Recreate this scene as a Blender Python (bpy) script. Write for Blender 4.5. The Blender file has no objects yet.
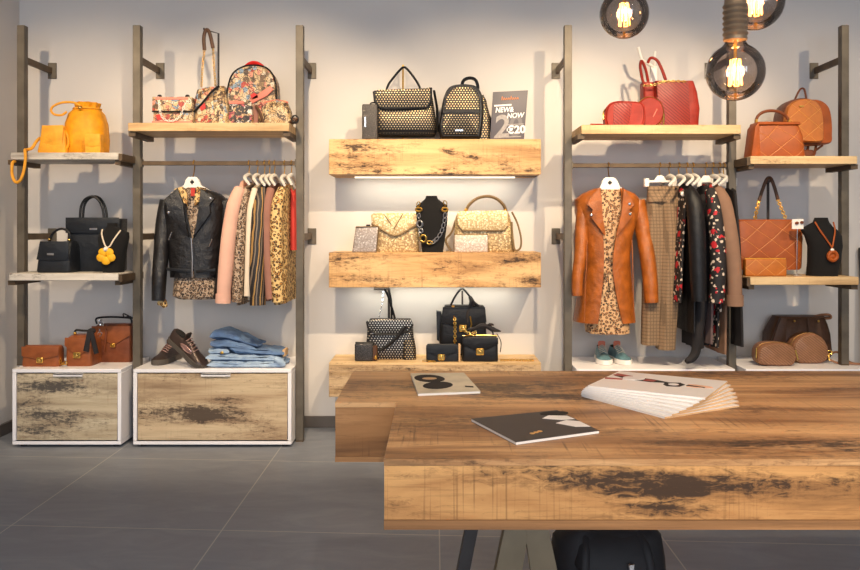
import bpy, bmesh, math, random
from mathutils import Vector, Matrix
PI = math.pi
random.seed(7)
SC = bpy.context.scene
COL = SC.collection
K, CX, HY, CH, WALL = 817.0, 435.0, 230.0, 1.11, 4.6   # focal length in px, principal point, camera height, wall distance
def wx(px, d): return (px - CX) * d / K
def wz(py, d): return CH + (HY - py) * d / K
def S(r, g, b):
    f = lambda c: (c / 255 / 12.92) if c / 255 <= 0.04045 else ((c / 255 + 0.055) / 1.055) ** 2.4
    return (f(r), f(g), f(b), 1.0)

# ------------------------------------------------------------------ mesh builder
def sgnpow(v, e): return math.copysign(abs(v) ** e, v)
def ring(xl, xr, y0, y1, z, e=4.0, n=32):
    cx, hx, cy, hy = (xl + xr) / 2, (xr - xl) / 2, (y0 + y1) / 2, (y1 - y0) / 2
    k = 2.0 / e
    return [(cx + hx * sgnpow(math.cos(a), k), cy + hy * sgnpow(math.sin(a), k), z)
            for a in (2 * PI * (i + .5) / n for i in range(n))]
def smooth(pts, n=6, closed=False):
    P = [Vector(p) for p in pts]; out = []; m = len(P)
    for i in range(m if closed else m - 1):
        g = lambda k: P[k % m] if closed else P[max(0, min(m - 1, k))]
        a, b, c, d = g(i - 1), g(i), g(i + 1), g(i + 2)
        for k in range(n):
            t = k / n
            out.append(tuple(.5 * ((2 * b) + (c - a) * t + (2 * a - 5 * b + 4 * c - d) * t * t + (3 * b - a - 3 * c + d) * t ** 3)))
    if not closed: out.append(tuple(P[-1]))
    return out
class MB:
    def __init__(s): s.v = []; s.f = []
    def add(s, vs, fs):
        o = len(s.v); s.v += [tuple(v) for v in vs]; s.f += [tuple(i + o for i in f) for f in fs]; return s
    def frombm(s, bm):
        bm.verts.index_update()
        s.add([v.co[:] for v in bm.verts], [[v.index for v in f.verts] for f in bm.faces]); bm.free(); return s
    def box(s, x0, x1, y0, y1, z0, z1, bev=0, seg=1):
        bm = bmesh.new(); bmesh.ops.create_cube(bm, size=1)
        for v in bm.verts:
            v.co = Vector(((x0 + x1) / 2 + v.co.x * (x1 - x0), (y0 + y1) / 2 + v.co.y * (y1 - y0), (z0 + z1) / 2 + v.co.z * (z1 - z0)))
        if bev: bmesh.ops.bevel(bm, geom=bm.edges[:], offset=bev, segments=seg, affect='EDGES', profile=.5)
        return s.frombm(bm)
    def prism(s, out, y0, y1, bev=0, seg=2):
        bm = bmesh.new(); n = len(out)
        a = [bm.verts.new((x, y0, z)) for x, z in out]; b = [bm.verts.new((x, y1, z)) for x, z in out]
        f0 = bm.faces.new(a); f1 = bm.faces.new(b[::-1])
        for i in range(n): bm.faces.new((a[i], b[i], b[(i + 1) % n], a[(i + 1) % n]))
        if bev:
            ed = list(f0.edges) + list(f1.edges)
            bmesh.ops.bevel(bm, geom=ed, offset=bev, segments=seg, affect='EDGES', profile=.5)
        bmesh.ops.triangulate(bm, faces=[f for f in bm.faces if len(f.verts) > 4])
        return s.frombm(bm)
    def loft(s, rings, cap=True, closed=True):
        n = len(rings[0]); vs = [p for r in rings for p in r]; fs = []
        for j in range(len(rings) - 1):
            for i in range(n if closed else n - 1):
                k = (i + 1) % n
                fs.append((j * n + i, j * n + k, (j + 1) * n + k, (j + 1) * n + i))
        if cap:
            for j in (0, len(rings) - 1):
                c = [sum(p[q] for p in rings[j]) / n for q in range(3)]
                vs.append(tuple(c)); m = len(vs) - 1
                for i in range(n): fs.append((j * n + i, j * n + (i + 1) % n, m))
        return s.add(vs, fs)
    def bag(s, rows, e=5, n=32, wob=0, wf=5, ph=0):
        rr = []
        for row in rows:
            z, xl, xr, y0, y1 = row[:5]
            r = ring(xl, xr, y0, y1, z, row[5] if len(row) > 5 else e, n)
            if wob:
                cx, cy = (xl + xr) / 2, (y0 + y1) / 2
                r = [(cx + (p[0] - cx) * (1 + wob * math.sin(wf * 2 * PI * i / n + ph)), cy + (p[1] - cy) * (1 + wob * math.sin(wf * 2 * PI * i / n + ph)), p[2]) for i, p in enumerate(r)]
            rr.append(r)
        return s.loft(rr)
    def puff(s, out, y0, y1, inset=.12, steps=5):
        n = len(out); cx = sum(p[0] for p in out) / n; cz = sum(p[1] for p in out) / n; rr = []
        for k in range(steps + 1):
            a = PI * k / steps; sc = 1 - inset + inset * math.sin(a) ** .6
            y = (y0 + y1) / 2 - (y1 - y0) / 2 * math.cos(a)
            rr.append([(cx + (x - cx) * sc, y, cz + (z - cz) * sc) for x, z in out])
        return s.loft(rr)
    def tube(s, pts, r, n=8, closed=False, flat=1.0):
        P = [Vector(p) for p in pts]; m = len(P); rr = []
        R = r if isinstance(r, (list, tuple)) else [r] * m
        if len(R) != m:
            q = [i * (len(R) - 1) / max(1, m - 1) for i in range(m)]
            R = [R[int(t)] + (R[min(int(t) + 1, len(R) - 1)] - R[int(t)]) * (t - int(t)) for t in q]
        up = None
        for i in range(m):
            if closed: t = P[(i + 1) % m] - P[i - 1]
            else: t = P[min(i + 1, m - 1)] - P[max(i - 1, 0)]
            t = t.normalized() if t.length > 1e-9 else Vector((0, 0, 1))
            if up is None:
                up = Vector((0, 1, 0)) if abs(t.y) < .9 else Vector((1, 0, 0))
            u = (up - t * up.dot(t))
            u = u.normalized() if u.length > 1e-6 else t.orthogonal().normalized()
            up = u; w = t.cross(u)
            rr.append([tuple(P[i] + u * (math.cos(2 * PI * k / n) * R[i] * flat) + w * (math.sin(2 * PI * k / n) * R[i])) for k in range(n)])
        if closed: rr.append(rr[0]); return s.loft(rr, cap=False)
        return s.loft(rr)
    def ell(s, c, r, nu=16, nv=10):
        if not isinstance(r, (list, tuple)): r = (r, r, r)
        rr = []
        for j in range(nv + 1):
            a = PI * j / nv - PI / 2; q = max(math.cos(a), 1e-3)
            rr.append([(c[0] + r[0] * q * math.cos(2 * PI * i / nu), c[1] + r[1] * q * math.sin(2 * PI * i / nu), c[2] + r[2] * math.sin(a)) for i in range(nu)])
        return s.loft(rr)
    def lathe(s, cx, cy, prof, n=32, cap=True):
        return s.loft([[(cx + r * math.cos(2 * PI * i / n), cy + r * math.sin(2 * PI * i / n), z) for i in range(n)] for r, z in prof], cap=cap)
    def cshell(s, rows, e=2.6, n=40, th=1.2):
        # a coat body open down the front: rows (z, xl, xr, dep, ol, orr); front at y=0
        def mk(o):
            rr = []
            for z, xl, xr, dep, ol, orr in rows:
                cx, hw = (xl + xr) / 2, (xr - xl) / 2; k = 2 / e
                ang = lambda x: math.acos(max(-1, min(1, sgnpow(max(-1, min(1, (x - cx) / hw)), 1 / k))))
                a1, a0 = ang(orr), ang(ol)
                st, en = a1, a0 - 2 * PI
                r = []
                for i in range(n):
                    a = st + (en - st) * i / (n - 1)
                    r.append((cx + (hw - o) * sgnpow(math.cos(a), k), dep - (dep - o) * sgnpow(math.sin(a), k), z))
                rr.append(r)
            return rr
        A, Bq = mk(0), mk(th); m = len(rows); vs = [p for r in A for p in r] + [p for r in Bq for p in r]; N = m * n; fs = []
        for j in range(m - 1):
            for i in range(n - 1):
                q = (j * n + i, j * n + i + 1, (j + 1) * n + i + 1, (j + 1) * n + i)
                fs.append(q); fs.append(tuple(x + N for x in q[::-1]))
            for i in (0, n - 1): fs.append((j * n + i, (j + 1) * n + i, (j + 1) * n + i + N, j * n + i + N))
        for j in (0, m - 1):
            for i in range(n - 1): fs.append((j * n + i, j * n + i + 1, j * n + i + 1 + N, j * n + i + N))
        return s.add(vs, fs)
    def mesh(s, name, conv=None, sharp=.7, fixn=True):
        vs = [conv(*v) for v in s.v] if conv else s.v
        me = bpy.data.meshes.new(name); me.from_pydata(vs, [], s.f)
        bm = bmesh.new(); bm.from_mesh(me)
        bmesh.ops.remove_doubles(bm, verts=bm.verts[:], dist=1e-6)
        if fixn: bmesh.ops.recalc_face_normals(bm, faces=bm.faces[:])
        for f in bm.faces: f.smooth = True
        for e in bm.edges:
            if len(e.link_faces) == 2 and e.calc_face_angle(0) > sharp: e.smooth = False
        bm.to_mesh(me); bm.free(); return me

TR = {}
def props(o, label=None, cat=None, group=None, kind=None):
    if label: o['label'] = label
    if cat: o['category'] = cat
    if group: o['group'] = group
    if kind: o['kind'] = kind
    return o
def T(name, label, cat, px, d, z, group=None, rz=0, mid=0):
    """a thing: an Empty at its base; parts are drawn in px at its depth d"""
    o = bpy.data.objects.new(name, None); COL.objects.link(o); o.empty_display_size = .03
    o.location = (wx(px, d) * (1 + mid / K), d - WALL, z); o.rotation_euler = (0, 0, rz)   # mid: depth at which its outline was measured
    props(o, label, cat, group)
    TR[o.name] = (px, HY - (z - CH) * K / d, d / K, rz)
    return o
def base(o): return TR[o.name][1]
SPLIT = {'snap', 'handle_ring', 'zip_pull', 'pocket_zip', 'seam', 'link', 'small_line', 'chain_ring', 'stitched_line', 'shoulder_strap', 'strap', 'trim', 'hem_belt', 'collar', 'hem', 'prong', 'stud_cap', 'cross_lace'}
def islands(mb):
    p = list(range(len(mb.v)))
    def fd(i):
        while p[i] != i: p[i] = p[p[i]]; i = p[i]
        return i
    for f in mb.f:
        for i in f[1:]: p[fd(i)] = fd(f[0])
    g = {}
    for f in mb.f: g.setdefault(fd(f[0]), []).append(f)
    out = []
    for fs in g.values():
        ids = sorted({i for f in fs for i in f}); mp = {i: k for k, i in enumerate(ids)}
        out.append(MB().add([mb.v[i] for i in ids], [[mp[i] for i in f] for f in fs]))
    return out
def part(root, name, mb, mat, label=None, parent=None, sharp=.7, kind=None):
    if name in SPLIT:
        bits = islands(mb)
        if len(bits) > 1:
            for q in bits[1:]: part(root, name, q, mat, label, parent, sharp, kind)
            mb = bits[0]
    px, by, U, rz = TR[root.name]
    conv = lambda x, y, z: ((x - px) * U, y * U, (by - z) * U)
    o = bpy.data.objects.new(name, mb.mesh(name, conv, sharp)); COL.objects.link(o); o.data.materials.append(mat)
    o.parent = parent or root
    props(o, label, kind=kind)
    return o
def mpart(root, name, mb, mat, label=None, parent=None, sharp=.7):
    """part drawn in metres in its thing's own frame"""
    o = bpy.data.objects.new(name, mb.mesh(name, None, sharp)); COL.objects.link(o); o.data.materials.append(mat)
    o.parent = parent or root; props(o, label); return o
def E(name, label, cat, loc, group=None, rot=(0, 0, 0)):
    o = bpy.data.objects.new(name, None); COL.objects.link(o); o.empty_display_size = .05
    o.location = loc; o.rotation_euler = rot; props(o, label, cat, group); return o
def solo(name, label, cat, px, d, z, mb, mat, group=None, sharp=.7):
    """a thing that is one mesh"""
    by, U = HY - (z - CH) * K / d, d / K
    o = bpy.data.objects.new(name, mb.mesh(name, lambda x, y, zz: ((x - px) * U, y * U, (by - zz) * U), sharp))
    COL.objects.link(o); o.data.materials.append(mat); o.location = (wx(px, d), d - WALL, z)
    TR[o.name] = (px, by, U, 0)
    return props(o, label, cat, group)
def struct(name, mb, mat, loc=(0, 0, 0)):
    o = bpy.data.objects.new(name, mb.mesh(name)); COL.objects.link(o); o.data.materials.append(mat); o.location = loc
    o['kind'] = 'structure'; return o
def Q(px, py, dy):
    """a point dy behind the front plane that lies on the photograph's ray through px, py"""
    k = 1 + dy / K
    return (CX + (px - CX) * k, dy, HY + (py - HY) * k)
def copy_tree(o, parent=None):
    c = o.copy(); COL.objects.link(c)
    if parent: c.parent = parent
    for ch in list(o.children): copy_tree(ch, c)
    return c

# ------------------------------------------------------------------ materials
def nm(name):
    m = bpy.data.materials.new(name); m.use_nodes = True; nt = m.node_tree
    return m, nt, nt.nodes['Principled BSDF']
def nd(nt, typ, ins=None, **pr):
    n = nt.nodes.new('ShaderNode' + typ)
    for k, v in pr.items(): setattr(n, k, v)
    for k, v in (ins or {}).items():
        if isinstance(v, bpy.types.NodeSocket): nt.links.new(v, n.inputs[k])
        else: n.inputs[k].default_value = v
    return n
def OC(nt): return nd(nt, 'TexCoord').outputs['Object']
def MP(nt, v, scale=(1, 1, 1), loc=(0, 0, 0), rot=(0, 0, 0)):
    return nd(nt, 'Mapping', {'Vector': v, 'Scale': scale, 'Location': loc, 'Rotation': rot}).outputs[0]
def NZ(nt, v, scale=5, detail=3, rough=.5, dist=0):
    return nd(nt, 'TexNoise', {'Vector': v, 'Scale': scale, 'Detail': detail, 'Roughness': rough, 'Distortion': dist}).outputs['Fac']
def VO(nt, v, scale=5, out='Distance', feature='F1', rnd=1.0):
    return nd(nt, 'TexVoronoi', {'Vector': v, 'Scale': scale, 'Randomness': rnd}, feature=feature).outputs[out]
def RP(nt, f, stops, interp='LINEAR'):
    r = nd(nt, 'ValToRGB', {'Fac': f}); cr = r.color_ramp; cr.interpolation = interp
    while len(cr.elements) < len(stops): cr.elements.new(.5)
    for e, (p, c) in zip(cr.elements, stops):
        e.position = p; e.color = c if not isinstance(c, (int, float)) else (c, c, c, 1)
    return r.outputs['Color']
def MX(nt, f, a, b, mode='MIX'):
    n = nd(nt, 'Mix', data_type='RGBA', blend_type=mode)
    for i, v in ((0, f), (6, a), (7, b)):
        if isinstance(v, bpy.types.NodeSocket): nt.links.new(v, n.inputs[i])
        else: n.inputs[i].default_value = v
    return n.outputs[2]
def MA(nt, op, a, b=0.0, c=None):
    n = nd(nt, 'Math', operation=op)
    for i, v in enumerate((a, b) if c is None else (a, b, c)):
        if isinstance(v, bpy.types.NodeSocket): nt.links.new(v, n.inputs[i])
        else: n.inputs[i].default_value = v
    return n.outputs[0]
def SEP(nt, v):
    n = nd(nt, 'SeparateXYZ', {0: v}); return n.outputs
def BUMP(nt, b, h, st=.3, dist=.002):
    n = nd(nt, 'Bump', {'Height': h, 'Strength': st, 'Distance': dist}); nt.links.new(n.outputs[0], b.inputs['Normal'])
def setc(nt, b, c):
    if isinstance(c, bpy.types.NodeSocket): nt.links.new(c, b.inputs['Base Color'])
    else: b.inputs['Base Color'].default_value = c
def plain(name, col, rough=.5, metal=0, bump=0, bscale=300, var=.06, vscale=12, coat=0, sheen=0):
    m, nt, b = nm(name); b.inputs['Roughness'].default_value = rough; b.inputs['Metallic'].default_value = metal
    v = OC(nt)
    if var:
        lo = tuple(c * (1 - var * 2) for c in col[:3]) + (1,); hi = tuple(min(1, c * (1 + var * 2)) for c in col[:3]) + (1,)
        setc(nt, b, RP(nt, NZ(nt, v, vscale, 4), [(.3, lo), (.7, hi)]))
    else: setc(nt, b, col)
    if bump: BUMP(nt, b, NZ(nt, v, bscale, 2), bump, .001)
    if coat: b.inputs['Coat Weight'].default_value = coat
    if sheen: b.inputs['Sheen Weight'].default_value = sheen
    return m
def leather(name, col, rough=.42, grain=420, bump=.25, var=.1, spec=.32):
    m, nt, b = nm(name); v = OC(nt); b.inputs['Roughness'].default_value = rough
    lo = tuple(c * (1 - var * 2) for c in col[:3]) + (1,); hi = tuple(min(1, c * (1 + var * 1.6)) for c in col[:3]) + (1,)
    setc(nt, b, RP(nt, NZ(nt, v, 22, 5), [(.3, lo), (.7, hi)]))
    b.inputs['Specular IOR Level'].default_value = spec
    h = MA(nt, 'ADD', MA(nt, 'MULTIPLY', VO(nt, v, grain), .5), MA(nt, 'MULTIPLY', NZ(nt, v, 24, 4), 4.0))
    BUMP(nt, b, h, bump * 1.4, .003); return m
def wood(name, light, mid, dark, seed=0, patch=.62, grain=(1.0, 9, 9), saw=.5, rough=.5, psc=(2.2, 7, 9), black=S(52, 38, 28), stains=()):
    """weathered plank: long grain, saw marks across it and ragged dark stains"""
    m, nt, b = nm(name); v = MP(nt, OC(nt), loc=(seed * 3.17, seed * 1.31, seed * 2.3))
    g1 = NZ(nt, MP(nt, v, scale=grain), 1.6, 6, .6, .6)
    c = RP(nt, g1, [(.25, dark), (.45, mid), (.62, light), (.8, mid)])
    g2 = NZ(nt, MP(nt, v, scale=(6, 160, 160)), 1.0, 4, .7)
    c = MX(nt, MA(nt, 'MULTIPLY', MA(nt, 'GREATER_THAN', g2, .56), .22), c, dark)
    sw = NZ(nt, MP(nt, v, scale=(150, 3, 3)), 1.0, 2, .6)
    reg = NZ(nt, MP(nt, v, scale=(3, 6, 6)), 1.0, 3)
    c = MX(nt, MA(nt, 'MULTIPLY', MA(nt, 'MULTIPLY', RP(nt, sw, [(.58, 0), (.68, 1)]), RP(nt, reg, [(.45, 0), (.6, 1)])), saw), c, dark)
    p1 = NZ(nt, MP(nt, v, scale=psc), 1.0, 3, .5, .4)
    p2 = NZ(nt, MP(nt, v, scale=(26, 90, 90)), 1.0, 5, .75, .8)
    p3 = NZ(nt, MP(nt, v, scale=(70, 14, 14)), 1.0, 3, .6)
    s = MA(nt, 'ADD', p1, MA(nt, 'ADD', MA(nt, 'MULTIPLY', MA(nt, 'SUBTRACT', p2, .5), .8), MA(nt, 'MULTIPLY', MA(nt, 'SUBTRACT', p3, .5), .16)))
    for cx, cy, cz, rx, ry, rz, st in stains:      # stains the boards carry: place, reach, strength
        dv = MP(nt, OC(nt), scale=(1 / rx, 1 / ry, 1 / rz), loc=(-cx / rx, -cy / ry, -cz / rz))
        ln = nd(nt, 'VectorMath', {0: dv}, operation='LENGTH').outputs['Value']
        s = MA(nt, 'ADD', s, MA(nt, 'MULTIPLY', MA(nt, 'MAXIMUM', MA(nt, 'SUBTRACT', 1, MA(nt, 'MULTIPLY', ln, ln)), 0), st * .62))
    halo = RP(nt, s, [(patch - .12, 0), (patch, .5)]); core = RP(nt, s, [(patch, 0), (patch + .10, .9)])
    band = NZ(nt, MP(nt, v, scale=(.7, 11, 13)), 1.0, 2); c = MX(nt, RP(nt, band, [(.5, 0), (.66, .55)]), c, tuple(min(1, q * 1.22) for q in light[:3]) + (1,))
    c = MX(nt, halo, c, dark); c = MX(nt, core, c, black)
    setc(nt, b, c); b.inputs['Roughness'].default_value = rough; b.inputs['Specular IOR Level'].default_value = .22
    BUMP(nt, b, MA(nt, 'ADD', g2, MA(nt, 'MULTIPLY', s, -.8)), .25, .0015)
    return m
def leopard(name, base_c, tan, spot, scale=45, size=.36, stretch=(1, 1, 1), rough=.75, metal=0):
    m, nt, b = nm(name); v = MP(nt, OC(nt), scale=stretch)
    w = MA(nt, 'MULTIPLY', MA(nt, 'SUBTRACT', NZ(nt, v, scale * 1.6, 2), .5), .5)
    dd = MA(nt, 'ADD', VO(nt, v, scale), w)
    gaps = NZ(nt, v, scale * 1.1, 1)
    rg = RP(nt, dd, [(size * .55, 0), (size * .6, 1), (size, 1), (size + .05, 0)])
    rg = MA(nt, 'MULTIPLY', rg, RP(nt, gaps, [(.33, 0), (.38, 1)]))
    c = MX(nt, RP(nt, dd, [(size * .7, 1), (size * .85, 0)]), base_c, tan)
    c = MX(nt, rg, c, spot); setc(nt, b, c); b.inputs['Roughness'].default_value = rough; b.inputs['Metallic'].default_value = metal
    return m
def studs(name, ground, stud, pitch=.009, r=.34, metal=.9, srough=.3, jit=.0, rough=.6, cover=1.0):
    """rows of small metal studs, every other row offset"""
    m, nt, b = nm(name); x, y, z = SEP(nt, OC(nt))
    u = MA(nt, 'DIVIDE', MA(nt, 'ADD', x, MA(nt, 'MULTIPLY', y, .9)), pitch); w = MA(nt, 'DIVIDE', z, pitch * .8)
    row = MA(nt, 'FLOOR', w)
    u2 = MA(nt, 'ADD', u, MA(nt, 'MULTIPLY', MA(nt, 'MODULO', row, 2), .5))
    fu = MA(nt, 'SUBTRACT', MA(nt, 'FRACT', u2), .5); fw = MA(nt, 'SUBTRACT', MA(nt, 'FRACT', w), .5)
    dist = MA(nt, 'SQRT', MA(nt, 'ADD', MA(nt, 'MULTIPLY', fu, fu), MA(nt, 'MULTIPLY', fw, fw)))
    on = MA(nt, 'LESS_THAN', dist, r)
    if cover < 1: on = MA(nt, 'MULTIPLY', on, MA(nt, 'LESS_THAN', NZ(nt, OC(nt), 130, 2), .35 + cover * .3))
    setc(nt, b, MX(nt, on, ground, stud)); nt.links.new(MA(nt, 'MULTIPLY', on, metal), b.inputs['Metallic'])
    nt.links.new(MA(nt, 'SUBTRACT', rough, MA(nt, 'MULTIPLY', on, rough - srough)), b.inputs['Roughness'])
    BUMP(nt, b, MA(nt, 'MULTIPLY', on, MA(nt, 'SUBTRACT', 1, dist)), .6, .003)
    return m
def graffiti(name, scale=32, pal=None, rough=.5):
    m, nt, b = nm(name); v = OC(nt)
    pal = pal or [S(206, 176, 132), S(110, 84, 60), S(216, 200, 174), S(130, 152, 172), S(196, 162, 116), S(206, 136, 112), S(92, 72, 56), S(206, 184, 148), S(176, 70, 56), S(150, 118, 82)]
    cell = VO(nt, MP(nt, v, loc=(.3, .7, .1)), scale, 'Color')
    r = nd(nt, 'SeparateColor', {0: cell}).outputs[0]
    c = RP(nt, r, [(i / len(pal), q) for i, q in enumerate(pal)], 'CONSTANT')
    d2 = VO(nt, v, scale * 3.6); c = MX(nt, MA(nt, 'LESS_THAN', d2, .30), c, S(60, 44, 34))
    c = MX(nt, MA(nt, 'GREATER_THAN', NZ(nt, v, scale * 1.3, 3), .57), c, S(204, 172, 126))
    ed = VO(nt, v, scale * .7, feature='DISTANCE_TO_EDGE'); c = MX(nt, MA(nt, 'LESS_THAN', ed, .028), c, S(50, 40, 36))
    setc(nt, b, c); b.inputs['Roughness'].default_value = rough; return m
def speckle(name, lo, mid, hi, scale=110, rough=.42, metal=.25):
    m, nt, b = nm(name); v = OC(nt)
    c = RP(nt, nd(nt, 'SeparateColor', {0: VO(nt, v, scale, 'Color')}).outputs[0], [(0, lo), (.35, mid), (.75, mid), (1, hi)])
    c = MX(nt, MA(nt, 'GREATER_THAN', VO(nt, v, scale), .52), c, lo)
    setc(nt, b, c); b.inputs['Roughness'].default_value = rough; b.inputs['Metallic'].default_value = metal
    BUMP(nt, b, VO(nt, v, scale), .5, .003); return m
def quilt(name, col, line, pitch=.03, rough=.4, ang=45, w=.06, both=True, metal=0):
    """stitched leather with diagonal channels"""
    m, nt, b = nm(name); x, y, z = SEP(nt, OC(nt)); xx = MA(nt, 'ADD', x, y)
    t = math.tan(math.radians(ang))
    a = MA(nt, 'ABSOLUTE', MA(nt, 'SUBTRACT', MA(nt, 'FRACT', MA(nt, 'DIVIDE', MA(nt, 'ADD', MA(nt, 'MULTIPLY', xx, t), z), pitch)), .5))
    if both:
        a2 = MA(nt, 'ABSOLUTE', MA(nt, 'SUBTRACT', MA(nt, 'FRACT', MA(nt, 'DIVIDE', MA(nt, 'SUBTRACT', MA(nt, 'MULTIPLY', xx, t), z), pitch)), .5))
        a = MA(nt, 'MINIMUM', a, a2)
    on = MA(nt, 'LESS_THAN', a, w)
    vv = RP(nt, NZ(nt, OC(nt), 25, 4), [(.3, tuple(c * .8 for c in col[:3]) + (1,)), (.7, col)])
    setc(nt, b, MX(nt, on, vv, line)); b.inputs['Roughness'].default_value = rough
    BUMP(nt, b, RP(nt, a, [(0, 0), (w * 2.4, 1)]), .5, .003); return m
def plaid(name, c0, c1, c2, pitch=.02):
    m, nt, b = nm(name); x, y, z = SEP(nt, OC(nt)); xx = MA(nt, 'ADD', x, MA(nt, 'MULTIPLY', y, .8))
    fx = MA(nt, 'FRACT', MA(nt, 'DIVIDE', xx, pitch)); fz = MA(nt, 'FRACT', MA(nt, 'DIVIDE', z, pitch))
    c = MX(nt, MA(nt, 'MULTIPLY', MA(nt, 'LESS_THAN', fx, .3), .65), c0, c1)
    c = MX(nt, MA(nt, 'MULTIPLY', MA(nt, 'LESS_THAN', fz, .3), .65), c, c1)
    c = MX(nt, MA(nt, 'MULTIPLY', MA(nt, 'GREATER_THAN', NZ(nt, OC(nt), 600, 2), .55), .3), c, c2)
    setc(nt, b, c); b.inputs['Roughness'].default_value = .85; return m
def stripes(name, stops, pitch=.05, slant=.35, dist=.02):
    m, nt, b = nm(name); x, y, z = SEP(nt, OC(nt))
    q = MA(nt, 'ADD', MA(nt, 'ADD', x, MA(nt, 'MULTIPLY', y, .6)), MA(nt, 'ADD', MA(nt, 'MULTIPLY', z, slant), MA(nt, 'MULTIPLY', NZ(nt, OC(nt), 9, 2), dist)))
    setc(nt, b, RP(nt, MA(nt, 'FRACT', MA(nt, 'DIVIDE', q, pitch)), stops, 'CONSTANT')); b.inputs['Roughness'].default_value = .6; return m
def floral(name):
    m, nt, b = nm(name); v = OC(nt)
    c = RP(nt, NZ(nt, v, 20, 2), [(.4, S(24, 20, 22)), (.6, S(34, 28, 28))])
    c = MX(nt, MA(nt, 'LESS_THAN', MA(nt, 'ADD', VO(nt, MP(nt, v, loc=(3, 1, 2)), 40), MA(nt, 'MULTIPLY', MA(nt, 'SUBTRACT', NZ(nt, v, 70, 2), .5), .9)), .30), c, S(222, 200, 178))
    c = MX(nt, MA(nt, 'LESS_THAN', MA(nt, 'ADD', VO(nt, v, 17), MA(nt, 'MULTIPLY', MA(nt, 'SUBTRACT', NZ(nt, v, 60, 2), .5), .7)), .29), c, S(190, 30, 40))
    setc(nt, b, c); b.inputs['Roughness'].default_value = .7; return m
def denim(name, lo, hi):
    m, nt, b = nm(name); v = OC(nt)
    c = RP(nt, NZ(nt, v, 14, 6, .65), [(.3, lo), (.7, hi)])
    f = NZ(nt, MP(nt, v, scale=(900, 900, 300)), 1, 2)
    setc(nt, b, MX(nt, MA(nt, 'MULTIPLY', f, .25), c, S(210, 222, 235))); b.inputs['Roughness'].default_value = .9
    BUMP(nt, b, NZ(nt, v, 40, 4), .5, .004); return m
def glow(name, col, st):
    m, nt, b = nm(name); b.inputs['Base Color'].default_value = col
    b.inputs['Emission Color'].default_value = col; b.inputs['Emission Strength'].default_value = st; return m

M = {}
M['wall'] = plain('wall_plaster', S(214, 208, 202), .85, var=.012, vscale=3)
M['ceil'] = plain('ceiling_paint', S(205, 202, 198), .9, var=0)
M['base'] = plain('baseboard_tile', S(92, 84, 78), .5, var=.05)
def floor_mat():
    m, nt, b = nm('floor_tile'); v = OC(nt)
    x, y, z = SEP(nt, v)
    TW, TD = .804, .908
    ux = MA(nt, 'DIVIDE', MA(nt, 'SUBTRACT', x, .016), TW); uy = MA(nt, 'DIVIDE', MA(nt, 'SUBTRACT', MA(nt, 'ADD', y, MA(nt, 'MULTIPLY', x, .0627)), -.7205), TD)
    ex = MA(nt, 'MULTIPLY', MA(nt, 'MINIMUM', MA(nt, 'FRACT', ux), MA(nt, 'SUBTRACT', 1, MA(nt, 'FRACT', ux))), TW)
    ey = MA(nt, 'MULTIPLY', MA(nt, 'MINIMUM', MA(nt, 'FRACT', uy), MA(nt, 'SUBTRACT', 1, MA(nt, 'FRACT', uy))), TD)
    g = MA(nt, 'LESS_THAN', MA(nt, 'MINIMUM', ex, ey), .0022)
    n1 = NZ(nt, MP(nt, v, scale=(1, 2.4, 1), rot=(0, 0, .5)), 3.2, 7, .62, 1.0)
    c = RP(nt, n1, [(.3, S(117, 122, 132)), (.5, S(125, 130, 140)), (.7, S(136, 140, 149))])
    c = MX(nt, g, c, S(172, 170, 168)); setc(nt, b, c); b.inputs['Roughness'].default_value = .48
    BUMP(nt, b, NZ(nt, v, 60, 4), .12, .002); return m
M['floor'] = floor_mat()
LW, MW, DW = S(226, 186, 132), S(204, 158, 104), S(140, 98, 62)
M['shelf1'] = wood('driftwood_top', LW, MW, DW, 1.0, .585, psc=(3.2, 5, 13), stains=[(-.36, 0, .142, .2, .6, .026, .24), (.08, 0, .125, .07, .6, .034, .24), (.03, 0, .03, .09, .6, .028, .2), (.45, 0, .02, .12, .6, .02, .14)])
M['shelf2'] = wood('driftwood_middle', LW, MW, DW, 2.4, .585, psc=(3.4, 5, 12), stains=[(-.38, 0, .045, .24, .6, .035, .26), (-.04, 0, .05, .18, .6, .03, .16), (.5, 0, .05, .09, .6, .04, .26), (.42, 0, .14, .14, .6, .016, .16)])
M['shelf3'] = wood('driftwood_low', S(206, 176, 138), S(182, 150, 110), S(122, 92, 64), 3.3, .58, psc=(3.4, 5, 12))
M['table'] = wood('table_wood', S(206, 160, 110), S(160, 114, 72), S(84, 58, 36), 4.15, .63, grain=(1.1, 8, 8), saw=.6, rough=.42, psc=(2.0, 6, 9), stains=[(-.474, .205, .72, .19, .07, .3, .2), (-.26, -.257, .72, .20, .035, .3, .24), (-.17, -.354, .72, .18, .03, .3, .24), (.06, -.354, .72, .12, .03, .3, .26), (.247, .27, .72, .28, .05, .3, .2), (.0, -.05, .72, .2, .04, .3, .1)])
M['tabled'] = wood('table_front_wood', S(206, 156, 98), S(176, 126, 76), S(108, 74, 44), 5.35, .665, grain=(1.1, 8, 8), saw=.55, rough=.5, psc=(2.2, 5, 11), stains=[(-.36, -.46, .679, .19, .6, .028, .32), (-.11, -.46, .668, .22, .6, .032, .27), (-.74, -.46, .63, .1, .6, .03, .14), (-.3, -.46, .635, .12, .6, .014, .2)])
M['tabless'] = wood('table_step_shaded_wood', S(176, 128, 82), S(148, 104, 64), S(92, 62, 38), 3.1, .62, grain=(1.1, 8, 8), saw=.9, rough=.5)  # step face's shade put into darker wood tones, along with its upright stains
M['tablee'] = wood('table_edge_wood', S(172, 126, 82), S(146, 104, 66), S(108, 76, 48), 1.7, .9, grain=(.8, 16, 16), saw=.2, rough=.5)
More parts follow.
